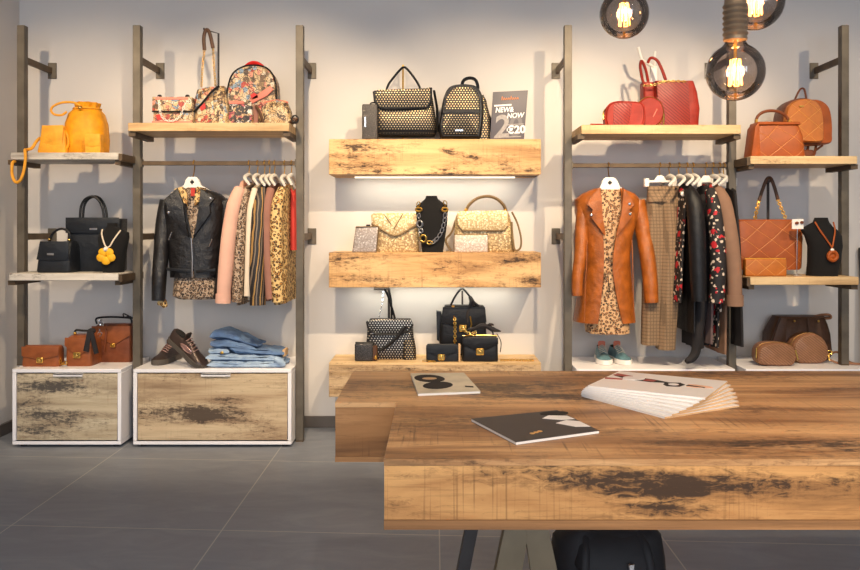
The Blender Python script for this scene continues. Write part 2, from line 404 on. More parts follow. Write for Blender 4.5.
M['cab1'] = wood('drawer_front_wood', S(206, 192, 164), S(182, 164, 136), S(128, 110, 92), 6.6, .62, psc=(1.8, 5, 9), stains=[(-.10, 0, .304, .24, 1, .040, .28), (.1, 0, .272, .12, 1, .025, .18), (-.15, 0, .09, .1, 1, .03, .1)], black=S(72, 68, 66))
M['cab2'] = wood('drawer_front_wood_wide', S(208, 186, 152), S(184, 158, 126), S(126, 100, 78), 7.9, .62, psc=(1.8, 5, 8), stains=[(-.05, 0, .166, .11, 1, .055, .28), (-.14, 0, .20, .12, 1, .025, .2), (.03, 0, .055, .22, 1, .028, .26), (.14, 0, .245, .22, 1, .025, .17)], black=S(74, 62, 54))
M['board'] = wood('shelf_board_wood', S(222, 192, 146), S(204, 168, 120), S(160, 122, 84), 8.2, .72, grain=(1, 14, 14), saw=.25)
M['boardg'] = wood('shelf_board_greyed', S(214, 206, 194), S(190, 182, 170), S(138, 126, 114), 9.4, .66, grain=(1, 14, 14), saw=.25, black=S(96, 88, 80))
M['white'] = plain('white_laminate', S(247, 244, 246), .4, var=.01)
M['steel'] = plain('raw_steel', S(102, 93, 80), .5, .3, bump=.1, bscale=90, var=.14, vscale=9)
M['brack'] = plain('rusty_steel', S(92, 74, 54), .55, .35, bump=.1, bscale=90, var=.15)
M['brass'] = plain('brass', S(226, 176, 84), .28, 1, var=.03)
M['gold'] = plain('gold_metal', S(232, 190, 104), .25, 1, var=.03)
M['dbrass'] = plain('dull_brass', S(140, 104, 56), .45, .6, var=.03)
M['chrome'] = plain('silver_metal', S(220, 220, 222), .2, 1, var=.02)
M['wplast'] = plain('white_plastic', S(238, 232, 222), .35, var=.01)
M['blk'] = leather('black_leather', S(22, 21, 23), .4)
M['blkj'] = leather('black_jacket_leather', S(26, 24, 25), .36, 300, .5, .2, .5)
M['blkb'] = leather('black_grained_leather', S(28, 31, 37), .42, 600)
M['blkm'] = plain('black_metal', S(30, 28, 28), .45, .3, var=.03)
M['velvet'] = plain('black_velvet', S(16, 14, 14), 1, var=.1)
M['yel'] = leather('yellow_leather', S(232, 154, 22), .5)
M['yel2'] = leather('light_yellow_leather', S(238, 164, 46), .5)
M['yelf'] = plain('yellow_petals', S(246, 176, 20), .6, var=.08, vscale=60)
M['tan'] = leather('cognac_leather', S(146, 80, 42), .45)
M['tand'] = leather('cognac_leather_dark', S(120, 62, 32), .45)
M['cog'] = leather('orange_leather_coat', S(164, 88, 28), .36, 300, .45, .14, .45)
M['org'] = quilt('orange_quilted_leather', S(168, 82, 24), S(200, 122, 62), .105, .5, 38, .016)
M['org2'] = quilt('orange_quilted_leather_light', S(190, 108, 32), S(214, 144, 70), .085, .5, 40, .018)
M['orgp'] = leather('orange_leather', S(166, 80, 24), .5)
M['orgd'] = leather('brown_strap_leather', S(110, 60, 34), .45)
M['red'] = leather('red_leather', S(152, 42, 28), .5)
M['redq'] = quilt('red_channel_leather', S(156, 46, 32), S(96, 22, 16), .017, .4, 40, .11, False)
M['brn'] = leather('dark_brown_leather', S(88, 58, 38), .45)
M['brnq'] = quilt('taupe_channel_leather', S(158, 112, 80), S(112, 74, 50), .014, .42, 38, .12, False)
M['brnp'] = leather('taupe_leather', S(150, 104, 74), .42)
M['studg'] = studs('black_gold_studs', S(26, 21, 17), S(214, 184, 138), .0150, .235)
M['studf'] = studs('black_dense_studs', S(26, 21, 17), S(210, 180, 134), .0150, .23)
M['studs'] = studs('black_silver_studs', S(26, 25, 27), S(226, 220, 208), .0150, .25)
M['studb'] = studs('black_bag_studs', S(24, 23, 26), S(216, 206, 192), .0150, .22)
M['studp'] = studs('dark_glitter', S(72, 66, 62), S(120, 112, 106), .006, .3, cover=.6)
M['studd'] = studs('black_glitter', S(42, 40, 42), S(110, 106, 106), .008, .3, cover=.6)
M['goldl'] = speckle('pale_gold_scales', S(166, 134, 90), S(216, 186, 132), S(244, 222, 174), 105)
M['goldf'] = speckle('pale_gold_scales_flap', S(196, 164, 114), S(234, 208, 158), S(250, 236, 200), 105)
M['silvl'] = speckle('silver_glitter', S(158, 144, 134), S(184, 170, 160), S(222, 212, 204), 130)
M['palel'] = speckle('pale_pink_texture', S(196, 174, 154), S(222, 202, 184), S(240, 226, 212), 120)
M['taupe'] = leather('taupe_strap', S(128, 104, 72), .4)
M['graf'] = graffiti('printed_canvas', 42)
M['graf2'] = graffiti('printed_canvas_fine', 60, [S(222, 190, 140), S(196, 160, 110), S(120, 90, 64), S(230, 206, 164), S(84, 62, 46), S(206, 170, 120), S(140, 150, 160), S(226, 200, 156)])
M['grafb'] = graffiti('black_white_print', 40, [S(50, 46, 46), S(60, 54, 52), S(226, 220, 210), S(44, 40, 40), S(190, 90, 96), S(54, 50, 50), S(70, 62, 58), S(214, 206, 196)])
M['coral'] = plain('coral_trim', S(224, 126, 104), .5)
M['redp'] = plain('red_patch', S(206, 34, 26), .45)
M['leog'] = leopard('leopard_grey', S(180, 156, 132), S(150, 118, 90), S(38, 29, 26), 86, .54)
M['leob'] = leopard('leopard_gold', S(222, 186, 124), S(186, 132, 66), S(52, 30, 16), 66, .5)
M['leod'] = leopard('leopard_dress', S(208, 166, 122), S(172, 116, 70), S(44, 27, 20), 74, .48)
M['leoj'] = leopard('leopard_blouse', S(196, 172, 136), S(172, 132, 84), S(38, 32, 32), 66, .52, (1, 1, .8))
M['pink'] = plain('pink_cotton', S(226, 176, 154), .85, var=.03)
M['cream'] = plain('cream_cotton', S(230, 212, 188), .85, var=.03)
M['mauve'] = plain('mauve_cloth', S(150, 104, 88), .85, var=.05)
M['strp'] = stripes('black_gold_stripes', [(0, S(34, 30, 30)), (.42, S(164, 126, 72)), (.62, S(34, 30, 30)), (.82, S(120, 104, 88))], .036, -.12)
M['redc'] = plain('red_cloth', S(190, 56, 46), .8)
M['plaid'] = plaid('checked_wool', S(140, 112, 84), S(96, 76, 56), S(176, 150, 120), .018)
M['flor'] = floral('floral_cloth')
M['btaupe'] = plain('taupe_cloth', S(140, 106, 84), .85, var=.06)
M['blkc'] = plain('black_cloth', S(34, 30, 32), .85, var=.12)
M['greyc'] = plain('grey_mauve_cloth', S(112, 92, 90), .85, var=.08)
M['jean'] = denim('denim_dark', S(44, 76, 124), S(96, 138, 186))
M['jean2'] = denim('denim_light', S(84, 122, 168), S(182, 204, 224))
M['bronze'] = plain('bronze_leather', S(72, 58, 52), .32, .4, bump=.2, bscale=200, var=.1)
M['bronzes'] = plain('rose_metallic', S(212, 170, 160), .2, .8, var=.05)
M['rubber'] = plain('grey_rubber', S(84, 76, 68), .7)
M['wrub'] = plain('white_rubber', S(236, 232, 226), .5, var=.01)
M['teal'] = plain('teal_leather', S(104, 142, 152), .4, .15, bump=.2, bscale=220, var=.14, vscale=40)
M['lace'] = plain('pale_laces', S(196, 190, 176), .8)
M['salmon'] = plain('salmon_lining', S(206, 112, 84), .6)
M['dark'] = plain('dark_lining', S(30, 26, 24), .9)
M['page'] = plain('paper_edges', S(236, 230, 222), .7, var=.02)
M['cork'] = plain('tan_paper', S(206, 168, 124), .8)
M['cover'] = plain('white_cover', S(236, 232, 230), .28, var=.01)
M['covd'] = plain('charcoal_cover', S(58, 52, 50), .55, var=.04)
M['ink'] = plain('black_ink', S(34, 27, 23), .8)
M['inkr'] = plain('red_brown_ink', S(150, 44, 36), .4)
M['skin'] = plain('flesh_ink', S(226, 176, 144), .4)
M['pearl'] = plain('pearl', S(236, 226, 214), .2, var=.02)
M['sign'] = plain('sign_card', S(92, 86, 90), .5, var=.02)
M['signw'] = plain('sign_white', S(240, 236, 230), .5, var=0)
M['signg'] = plain('sign_grey', S(160, 152, 146), .5, var=.1, vscale=60)
M['signk'] = plain('sign_dim_grey', S(118, 112, 112), .5, var=.05)
M['signo'] = plain('sign_orange', S(206, 122, 60), .5, var=0)
M['fil'] = glow('filament_glow', (1, .42, .09, 1), 14)
M['led'] = glow('led_diffuser', (1, .93, .74, 1), 1.4)
def smoked():
    m, nt, b = nm('smoked_glass'); out = nt.nodes['Material Output']
    tr = nd(nt, 'BsdfTransparent', {'Color': (.66, .58, .52, 1)}); gl = nd(nt, 'BsdfGlossy', {'Color': (1, 1, 1, 1), 'Roughness': .03})
    fr = nd(nt, 'LayerWeight', {'Blend': .28}).outputs['Fresnel']
    mx = nd(nt, 'MixShader', {0: MA(nt, 'ADD', MA(nt, 'MULTIPLY', fr, .9), .07), 1: tr.outputs[0], 2: gl.outputs[0]})
    nt.links.new(mx.outputs[0], out.inputs[0]); return m
M['smoke'] = smoked()
M['socket'] = plain('socket_bronze', S(132, 114, 94), .4, .5)
M['frame'] = plain('black_frame', S(34, 30, 28), .5)
M['mirror'] = plain('mirror_glass', S(225, 225, 225), .03, 1, var=0)
M['beige'] = plain('khaki_steel', S(122, 106, 82), .5, .2)
M['anth'] = plain('anthracite_steel', S(62, 56, 54), .5, .3)
M['pack'] = plain('black_nylon', S(26, 22, 24), .7, bump=.4, bscale=60, var=.1)
M['glassw'] = plain('window_alu', S(60, 60, 62), .5)
# ------------------------------------------------------------------ the room
XL, XR, YF, ZC = -2.34, 3.6, -8.2, 2.95
struct('floor', MB().box(XL - .1, XR + .1, YF, .1, -.1, 0), M['floor'])
struct('ceiling', MB().box(XL - .1, XR + .1, YF, .1, ZC, ZC + .1), M['ceil'])
struct('wall_back', MB().box(XL - .1, XR + .1, 0, .1, 0, ZC), M['wall'])
struct('wall_left', MB().box(XL - .1, XL, YF, 0, 0, ZC), M['wall'])
struct('wall_right', MB().box(XR, XR + .1, YF, 0, 0, ZC), M['wall'])
w = MB().box(XL, XR, YF, YF + .1, 0, .35).box(XL, XR, YF, YF + .1, 2.65, ZC)
for x in (XL, -1.0, .55, 2.1, XR - .2): w.box(x, x + .2, YF, YF + .1, .35, 2.65)
struct('wall_front', w, M['wall'])
for k, (a, b) in enumerate(((XL + .2, -1.0), (-.8, .55), (.75, 2.1), (2.3, XR - .2))):
    f = MB()
    for (x0, x1, z0, z1) in ((a, b, .35, .40), (a, b, 2.6, 2.65), (a, a + .05, .4, 2.6), (b - .05, b, .4, 2.6)): f.box(x0, x1, YF + .02, YF + .08, z0, z1)
    struct('window_%d' % (k + 1), f, M['glassw'])
struct('baseboard_back', MB().box(XL, XR, -.014, 0, 0, .064, .002), M['base'])
struct('baseboard_left', MB().box(XL, XL + .014, YF + .1, -.014, 0, .064, .002), M['base'])

# ------------------------------------------------------------------ uprights with wall ties and shelf arms
A1, A2 = (1.4635, 1.499), (.856, .892)
B1, R1 = (1.606, 1.6485), (1.592, 1.638)
C1, C2 = (1.441, 1.481), (.834, .874)
CABH, YU = .4006, -.30
UP = [(-2.171, CABH, 'leftmost of the six tall steel shelf uprights, beside the left wall', [(A1, 1), (A2, 1)], 1),
      (-1.564, 0.0, 'tall steel upright in the gap between the two white drawer cabinets', [(A1, -1), (A2, -1), (B1, 1)], 1),
      (-.710, 0.0, 'tall steel upright at the right end of the wide drawer cabinet', [(B1, -1)], 1),
      (.698, 0.0, 'tall steel upright left of the orange leather coat', [(R1, 1)], -1),
      (1.5595, 0.0, 'tall steel upright behind the hanging globe bulb, beside the black skirt', [(R1, -1), (C1, 1), (C2, 1)], -1),
      (2.150, CABH, 'rightmost steel upright behind the bust with the orange pendant', [(C1, -1), (C2, -1)], -1)]
for x, z0, lab, arms, side in UP:
    r = E('steel_upright', lab, 'shelf upright', (x, YU, z0), 'steel shelf uprights')
    z1 = 2.184
    mpart(r, 'post', MB().box(-.02, .02, -.02, .02, 0.006, z1 - z0, .002), M['steel'])
    mpart(r, 'foot_plate', MB().box(-.02, .02, -.02, .02, 0, .006), M['brack'])
    for zc in (2.005, 1.075):
        t = MB().box(side * .012 - .007, side * .012 + .007, .02, .292, zc - .017 - z0, zc + .017 - z0)
        tp = mpart(r, 'wall_tie', t, M['brack'])
        mpart(r, 'wall_plate', MB().box(side * .018 - .024, side * .018 + .024, .292, .30, zc - .045 - z0, zc + .045 - z0, .002), M['steel'], parent=tp)
    for (zb, zt), sd in arms:
        if (zb, zt) in (A1, A2, C1, C2) and abs(x) < 2:
            mpart(r, 'shelf_arm', MB().box(-.02 * sd - .018 * sd if sd > 0 else .0, .018, -.2, -.02, zb - .003 - z0, zt - .004 - z0) if 0 else MB().box(sd * .006, sd * .022, -.2, .10, zb - .006 - z0, zt - .006 - z0), M['brack'])
            mpart(r, 'shelf_arm', MB().box(sd * .022, sd * .05, -.18, .085, zb - .024 - z0, zb - .0005 - z0), M['brack'])
        else:
            mpart(r, 'shelf_arm', MB().box(sd * .02, sd * .055, -.185, .085, zb - .024 - z0, zb - .0005 - z0), M['brack'])
# shelves
def shelf(x0, x1, zz, lab, m, y0=-.5, y1=-.21):
    zb, zt = zz
    o = MB().box(x0, x1, y0, y1, zb, zt, .0025).mesh('wall_shelf')
    ob = bpy.data.objects.new('shelf_board', o); COL.objects.link(ob); ob.data.materials.append(m)
    props(ob, lab, 'shelf', 'wooden boards between the steel uprights')
shelf(-2.130, -1.590, A1, 'greyed wooden shelf board under the yellow bags', M['boardg'])
shelf(-2.138, -1.590, A2, 'greyed wooden shelf board under the black handbags and the flower necklace bust', M['boardg'])
shelf(-1.541, -.733, B1, 'pale wooden shelf board under the patterned bags and backpack', M['board'])
shelf(.735, 1.536, R1, 'wooden shelf board under the red bags', M['board'])
shelf(1.583, 2.120, C1, 'wooden shelf board under the orange handbag and orange backpack', M['board'])
shelf(1.583, 2.128, C2, 'wooden shelf board under the orange tote and the pendant bust', M['board'])
# rails
def rail(x0, x1, z, lab):
    r = E('clothes_rail', lab, 'clothes rail', (x0, YU, z), 'steel clothes rails')
    mpart(r, 'bar', MB().box(0.004, x1 - x0 - .004, -.009, .009, -.011, .011, .002), M['brack'])
    for a, b in ((0.0, .004), (x1 - x0 - .004, x1 - x0)): mpart(r, 'end_plate', MB().box(a, b, -.018, .018, -.02, .02), M['steel'])
ZRA, ZRB = 1.461, 1.449
rail(-1.543, -.731, ZRA, 'horizontal steel rail carrying the biker jacket and pink shirt')
rail(.719, 1.539, ZRB, 'horizontal steel rail carrying the orange coat and dark trousers')

# ------------------------------------------------------------------ drawer cabinets
def cabinet(x0, x1, lab, m, hx=.40, y0=-.43, y1=-.02, h=CABH):
    r = E('drawer_cabinet', lab, 'cabinet', ((x0 + x1) / 2, y0, 0), 'low white cabinets with wooden drawer fronts')
    w = (x1 - x0) / 2; D = y1 - y0; t = .019; z0 = .014
    c = MB().box(-w, w, 0, D, h - t, h, .002).box(-w, w, 0, D, z0, z0 + t, .002).box(-w, -w + t, 0, D, z0 + t, h - t, .002).box(w - t, w, 0, D, z0 + t, h - t, .002).box(-w + t, w - t, D - .01, D, z0 + t, h - t)
    mpart(r, 'carcass', c, M['white'])
    d = mpart(r, 'drawer_front', MB().box(-w + t + .003, w - t - .003, .004, .022, z0 + t + .003, h - t - .006, .0015), m)
    a = -w + hx * 2 * w
    mpart(r, 'handle', MB().box(a, a + .15, -.006, .018, h - t - .012, h - t - .005, .001).box(a, a + .15, -.006, -.004, h - t - .018, h - t - .005), M['white'], 'white lip handle', d)
    mpart(r, 'drawer_box', MB().box(-w + t + .012, w - t - .012, .024, D - .03, z0 + t + .01, h - t - .05), M['dark'], parent=d)
    for sx in (-1, 1):
        for yy in (.04, D - .05): mpart(r, 'foot', MB().lathe(sx * (w - .04), yy, [(.016, 0), (.016, z0)], 12), M['anth'])
cabinet(-2.158, -1.602, 'smaller white cabinet with greyed drawer front, under the brown handbags', M['cab1'], .38)
cabinet(-1.541, -.733, 'wide white cabinet with stained wooden drawer front, under the sneakers and jeans', M['cab2'], .43)
cabinet(.722, 1.532, 'white topped cabinet behind the table, under the teal sneakers', M['cab2'], .43)
cabinet(1.587, 2.24, 'white topped cabinet behind the table, under the taupe round bags', M['cab1'], .38)

# ------------------------------------------------------------------ thick wall shelves in the middle
def thick(z0, z1, lab, m, led=True, top=None, x0=-.560, x1=.559):
    r = E('floating_shelf', lab, 'wall shelf', (0, -.29, z0), 'thick driftwood wall shelves')
    mpart(r, 'box_body', MB().box(x0, x1, 0, .29, 0, z1 - z0 - (.012 if top else 0), .002), m)
    if top: mpart(r, 'top_board', MB().box(x0, x1, 0, .29, z1 - z0 - .012, z1 - z0, .0015), top, 'pale top board')
    if led:
        mpart(r, 'light_strip', MB().box(x0 + .12, x1 - .12, .17, .20, -.007, -.0005), M['led'], 'lit strip lamp')
        L = bpy.data.lights.new('strip_light', 'AREA'); L.shape = 'RECTANGLE'; L.size = .88; L.size_y = .03; L.energy = LED_W; L.color = (1, .94, .76)
        o = bpy.data.objects.new('strip_light', L); COL.objects.link(o); o.location = (0, -.105, z0 - .010); o.rotation_euler = (math.radians(14), 0, 0)
LED_W = 1.3
thick(1.403, 1.590, 'top driftwood wall shelf under the studded backpack and sign', M['shelf1'])
thick(.8067, .9913, 'middle driftwood wall shelf under the gold handbag and chain necklace', M['shelf2'])
thick(.229, .4095, 'lowest driftwood wall shelf, just behind the table', M['shelf3'], False, M['board'])

# ------------------------------------------------------------------ table
TZ = .72
def table():
    r = E('display_table', 'long stepped wooden display table with thick plank edges in the foreground', 'table', (.7, -2.75, 0))
    o = lambda x, y: (x - .7, y + 2.75)
    xa, ya = o(-.087, -3.21); xb, yb = o(-.226, -2.753); xr, yk = o(1.75, -2.34)
    L = [(xa, ya), (xr, ya), (xr, yk), (xb, yk), (xb, yb), (xa, yb)]
    def slab(z0, z1, ins=0.0):
        m = MB(); q = [(x, y) for x, y in L]
        n = len(q); m.add([(x, y, z1) for x, y in q] + [(x, y, z0) for x, y in q],
              [tuple(range(n)), tuple(range(2 * n - 1, n - 1, -1))] + [(i, (i + 1) % n, n + (i + 1) % n, n + i) for i in range(n)])
        return m
    mpart(r, 'top_panel', slab(TZ - .011, TZ), M['table'])
    zb = .600; e = .0006
    mpart(r, 'front_panel', MB().box(xa + e, xr - e, ya + e, ya + .03, zb + .017, TZ - .0115), M['tabled'])
    mpart(r, 'side_panel', MB().box(xa + e, xa + .03, ya + .03, yb + .03, zb + .017, TZ - .0115), M['tabled'])
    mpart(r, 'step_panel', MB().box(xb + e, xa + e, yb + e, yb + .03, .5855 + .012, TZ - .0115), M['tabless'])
    mpart(r, 'side_panel', MB().box(xb + e, xb + .03, yb + .03, yk - .0305, .5855 + .012, TZ - .0115), M['tabled'])
    mpart(r, 'back_panel', MB().box(xb + e, xr - e, yk - .03, yk - e, zb + .017, TZ - .0115), M['tabled'])
    mpart(r, 'bottom_panel', MB().box(xa, xr, ya, yb, zb, zb + .016).box(xa, xr, yb, yk, zb, zb + .016).box(xb, xa - .0005, yb, yk, .5855, .5855 + .0115), M['tablee'])
    # trestle legs
    def bar(p, q, w, t):
        P, Qv = Vector(p), Vector(q); m = MB()
        m.add([(P.x - w, P.y - t, P.z), (P.x + w, P.y - t, P.z), (P.x + w, P.y + t, P.z), (P.x - w, P.y + t, P.z), (Qv.x - w, Qv.y - t, Qv.z), (Qv.x + w, Qv.y - t, Qv.z), (Qv.x + w, Qv.y + t, Qv.z), (Qv.x - w, Qv.y + t, Qv.z)],
              [(0, 1, 2, 3), (7, 6, 5, 4), (0, 1, 5, 4), (1, 2, 6, 5), (2, 3, 7, 6), (3, 0, 4, 7)]); return m
    def aframe(cx, cy):
        X, Y = o(cx, cy); ap = X
        for sx in (-1, 1):
            poly = [(ap, zb - .0005), (ap + sx * .008, zb - .0005), (ap + sx * .135, 0), (ap + sx * .052, 0), (ap, .352)]
            mpart(r, 'leg', MB().prism([(x - (0 if sx > 0 else 0), z_) for x, z_ in poly], Y - .02, Y + .02, .002), M['beige'], 'khaki metal A frame leg')
    aframe(.222, -2.60); aframe(1.5, -2.60)
    for cx in (.154, 1.42):
        X, Y = o(cx, -2.42)
        mpart(r, 'leg', bar((X, Y, zb - .0005), (X - .12, Y, 0), .0165, .02), M['anth'], 'dark metal leg')
    return r
table()
def tpt(px, py, z=TZ):
    d = (CH - z) * K / (py - HY); return ((px - CX) * d / K, d - WALL)
# ================================================================== helper pieces
def eye(mb, c, r, n=10): return mb.tube([(c[0] + r * math.cos(2 * PI * i / n), c[1], c[2] + r * math.sin(2 * PI * i / n)) for i in range(n)], r * .28, 6, True)
def links(root, pts, r, mat, every=1, name='chain', parent=None, lab=None):
    """a chain of alternating links along a path, as one part"""
    m = MB()
    for i in range(0, len(pts) - 1, every):
        a, b = Vector(pts[i]), Vector(pts[min(i + every, len(pts) - 1)]); t = (b - a); L = t.length
        if L < 1e-5: continue
        t.normalize(); u = t.cross(Vector((0, 1, 0)))
        u = u.normalized() if u.length > 1e-4 else Vector((1, 0, 0)); w = t.cross(u)
        s = u if (i // every) % 2 == 0 else (u * .4 + w * .9).normalized(); c = (a + b) / 2
        m.tube([tuple(c + t * (L * .62 * math.cos(2 * PI * k / 10)) + s * (r * math.sin(2 * PI * k / 10))) for k in range(10)], r * .36, 5, True)
    return part(root, name, m, mat, lab, parent)
def lock(root, x, z, y, mat=None, s=3.4, parent=None):
    p = part(root, 'clasp', MB().box(x - s, x + s, y - 1.2, y, z - s * .85, z + s * .85, .7), mat or M['gold'], 'gold clasp', parent)
    part(root, 'clasp_knob', MB().ell((x, y - 1.5, z - .3), (s * .45, .9, s * .45), 10, 6), mat or M['gold'], None, p)
    return p
def flap(root, out, y, mat, t=1.0, name='flap', lab=None): return part(root, name, MB().prism(out, y - t, y, .45), mat, lab)

# ================================================================== left bay: yellow bags
SG = None
z = A1[1]; d = 4.17
r = T('crossbody_bag', 'small yellow crossbody bag with its strap hanging over the shelf edge', 'bag', 51, d, z)
b = base(r)
part(r, 'body', MB().bag([(b, 37, 66, 0, 15), (b - 3, 36.5, 66, -1, 16), (140, 39, 65, 0, 14), (128, 42, 63.5, 2, 12), (125.5, 43, 62.5, 4, 10)], 6), M['yel2'])
flap(r, [(42, 125.5), (63.5, 125), (62.5, 143), (54, 146), (40, 142)], .5, M['yel2'], 1)
part(r, 'strap', MB().tube(smooth([Q(62, 128, 6), Q(67, 134, 4), Q(68.5, 144, 3), Q(65, 151, 3)], 6), 1.3, 8), M['yel'])
part(r, 'strap', MB().tube(smooth([Q(40, 138, 8), Q(36, 142, 2), Q(32, 148, -2), Q(26, 150, -8), Q(25, 150.5, -16.3), Q(25.5, 158, -17.4), Q(24, 170, -17.2), Q(20.5, 180, -17), Q(15.5, 182, -16.6), Q(12.3, 175, -16.2), Q(12, 166, -16), Q(13, 162.2, -14), Q(15, 161.6, -10.5)], 8), 1.5, 8), M['yel2'])
z0 = z
r = T('bucket_bag', 'yellow drawstring bucket bag with ring handle', 'bag', 86, 4.2, z, mid=15); b = base(r)
rows = [(b, 68, 104, 0, 34, 3), (b - 4, 65.5, 106, -2, 36, 3), (138, 64, 107, -3, 37, 2.6), (122, 66, 106, -1, 35, 2.4), (112, 69, 103.5, 1, 32, 2.2), (106, 75, 99, 6, 26, 2.1)]
part(r, 'body', MB().bag(rows, wob=.012, wf=9), M['yel'])
part(r, 'gathered_top', MB().bag([(106.5, 76, 98, 6, 26, 2.1), (103, 75.5, 99, 5, 27, 2.1), (100.8, 75.5, 99.5, 4, 28, 2.1), (103, 77, 97, 7, 25, 2.1)], wob=.07, wf=9, n=64), M['yel'])
part(r, 'drawstring', MB().tube([(87 + 13.2 * math.cos(a), 16 + 12.5 * math.sin(a), 107) for a in [2 * PI * i / 24 for i in range(24)]], 1.0, 6, True), M['yel2'])
part(r, 'handle', MB().tube(smooth([Q(87, 106, 3), Q(80, 102.5, 2), Q(69, 102.5, 0), Q(60, 106, -1), Q(57.5, 110.5, -2), Q(61, 114.5, -2), Q(68, 115, -2), Q(73, 112, 1)], 7), 1.15, 8), M['yel2'])
part(r, 'clasp', MB().ell((86, 1.5, 107.5), 2.2).ell((75, 7, 114), 1.6).ell((97, 6, 113.5), 1.6), M['gold'], 'gold studs')
r = T('wallet', 'small pale yellow wallet standing against the yellow bucket bag', 'wallet', 95, 4.14, z, mid=6); b = base(r)
part(r, 'body', MB().box(87, 103, 0, 8, 134, b, .8), M['yel2']); flap(r, [(87.2, 133.8), (102.8, 133.8), (102.6, 145), (95, 147), (87.4, 145)], 0, M['yel2'], .8)

# black bags and bust below
z = A2[1]
r = T('tote_bag', 'tall black tote bag with two thin handles, behind the necklace bust', 'bag', 92, 4.29, z); b = base(r)
part(r, 'body', MB().bag([(b, 67, 118, 0, 26), (b - 1.5, 66, 118.5, -.5, 26.5), (240, 65.5, 119, 0, 26), (218.5, 66, 120, 3, 23)], 8), M['blkb'])
flap(r, [(66, 217.5), (119.5, 217.5), (119, 233), (66, 233)], -.2, M['blkb'], 1.2, 'yoke')
part(r, 'nameplate', MB().box(90, 98, -2, -1.2, 228, 230, .2), M['chrome'], 'silver bar')
for dy, o in ((3, 0), (22, 3)):
    part(r, 'handle', MB().tube(smooth([Q(80 + o, 219, dy), Q(81 + o, 207, dy), Q(85 + o, 199.5, dy), Q(92 + o, 196.5, dy), Q(98 + o, 199.5, dy), Q(102.5 + o, 208, dy), Q(104 + o, 219, dy)], 6), 1.3, 8), M['blk'])
r = T('satchel', 'black flap satchel with a curved top handle and silver bar', 'bag', 55, 4.17, z); b = base(r)
part(r, 'body', MB().bag([(b, 36, 70, 0, 30), (b - 2, 35.3, 70.6, -1, 31), (258, 36.5, 70, 0, 30), (247, 38.5, 69.5, 3, 27), (241.5, 41, 68.5, 9, 21)], 7), M['blkb'])
flap(r, [(40.5, 241.3), (69, 241.3), (69.3, 259.5), (53, 261), (37, 259.5)], -.4, M['blkb'], 1.2)
part(r, 'nameplate', MB().box(48, 55, -2.6, -1.6, 253, 255, .2), M['chrome'], 'silver bar')
part(r, 'handle', MB().tube(smooth([Q(49.5, 241, 14), Q(52, 234.5, 14), Q(57, 230, 14), Q(63, 228.8, 14), Q(68, 231.5, 14), Q(70, 236, 14), Q(69.5, 242, 14)], 6), 1.3, 8), M['blk'])
part(r, 'handle_ring', MB().ell(Q(49.5, 239.5, 13), 1.5).ell(Q(69.3, 240, 13), 1.5), M['gold'], 'gold handle rings')

def bust(lab, rows, px, d, z, nm_='necklace_bust'):
    r = T(nm_, lab, 'display bust', px, d, z, mid=8); b = base(r)
    rows = [(b,) + rows[0][1:]] + list(rows[1:])
    m = MB().bag(rows, 2.6, 36)
    part(r, 'torso', m, M['velvet']); return r, b
r, b = bust('black velvet bust wearing the yellow flower necklace', [(273, 103, 122, 0, 22), (262, 101.5, 123.5, -.5, 21), (250, 99.5, 126, -1, 19), (238, 98, 128.5, 1, 18), (232.5, 99, 128, 4, 17), (229.5, 103.5, 121, 7, 17), (226, 106, 115.5, 8, 16), (223, 106, 115.5, 8, 16)], 112, 4.16, z)
r = T('necklace', 'necklace with a yellow flower pendant on a black velvet bust', 'necklace', 110, 4.16, z, mid=8)
part(r, 'cord', MB().tube(smooth([(103.5, 5, 229.5), (104.5, 1.2, 234), (107, -.8, 241), (110, -2.2, 246.5), (113.5, -2.2, 246.5), (117, -.8, 240), (120.5, 1.2, 234), (121.6, 5.5, 230.5)], 6), .75, 6), M['cream'], 'pale cord')
fl = MB(); cx, cz = 110.5, 256
for k in range(5):
    a = math.radians(90 + 72 * k + 36)
    px_, pz_ = cx + 5.2 * math.cos(a), cz - 4.6 * math.sin(a)
    fl.ell((px_, -3.4, pz_), (4.6, 1.6, 4.2))
part(r, 'flower', fl, M['yelf']); part(r, 'bead', MB().ell((110.5, -4.2, 249), 2.4), M['pearl'], 'pale bead')

# brown bags on the small cabinet
z = CABH
r = T('clutch_bag', 'small cognac flap clutch with gold clasp, leftmost of the three brown bags', 'bag', 40, 4.24, z); b = base(r)
part(r, 'body', MB().bag([(b, 22, 59, 0, 13), (b - 1.5, 21.5, 59.3, -.5, 13.5), (350, 22, 59, 0, 13), (347, 22.5, 58.5, 2, 11), (346, 23.5, 57.5, 4, 9)], 8), M['tan'])
flap(r, [(22, 346.5), (59, 346.5), (59, 355.5), (45, 358.5), (36, 358.5), (22, 356)], -.5, M['tan'], 1); lock(r, 40.5, 360, -1.2)
links(r, [Q(59, 356, 6), Q(60.5, 359, 3), Q(60, 362, 2), Q(61.5, 364, 0), Q(64, 363.5, -3), Q(66.5, 362.5, -1)], 1.5, M['brass'], 1, 'chain', None, 'brass chain')
r = T('top_handle_bag', 'cognac box bag with black scarf tied to its handle', 'bag', 80, 4.25, z); b = base(r)
part(r, 'body', MB().bag([(b, 65.5, 91, 0, 30), (b - 2, 65, 91.5, -.5, 30.5), (345, 65, 91.5, 0, 30), (338.5, 65.5, 90.5, 2, 28), (336.5, 67.5, 88.5, 6, 24)], 8), M['tan'])
flap(r, [(65.3, 337.5), (91, 337.5), (91.3, 346.5), (79.5, 356), (77, 356), (65, 345.5)], -.5, M['tan'], 1); lock(r, 77.5, 355, -1.2, None, 3.6)
part(r, 'handle', MB().tube(smooth([Q(75, 337, 13), Q(75.5, 330.5, 13), Q(82, 330.5, 13), Q(91, 331.5, 13), Q(93, 337, 13)], 5), 1.1, 8), M['blkm'])
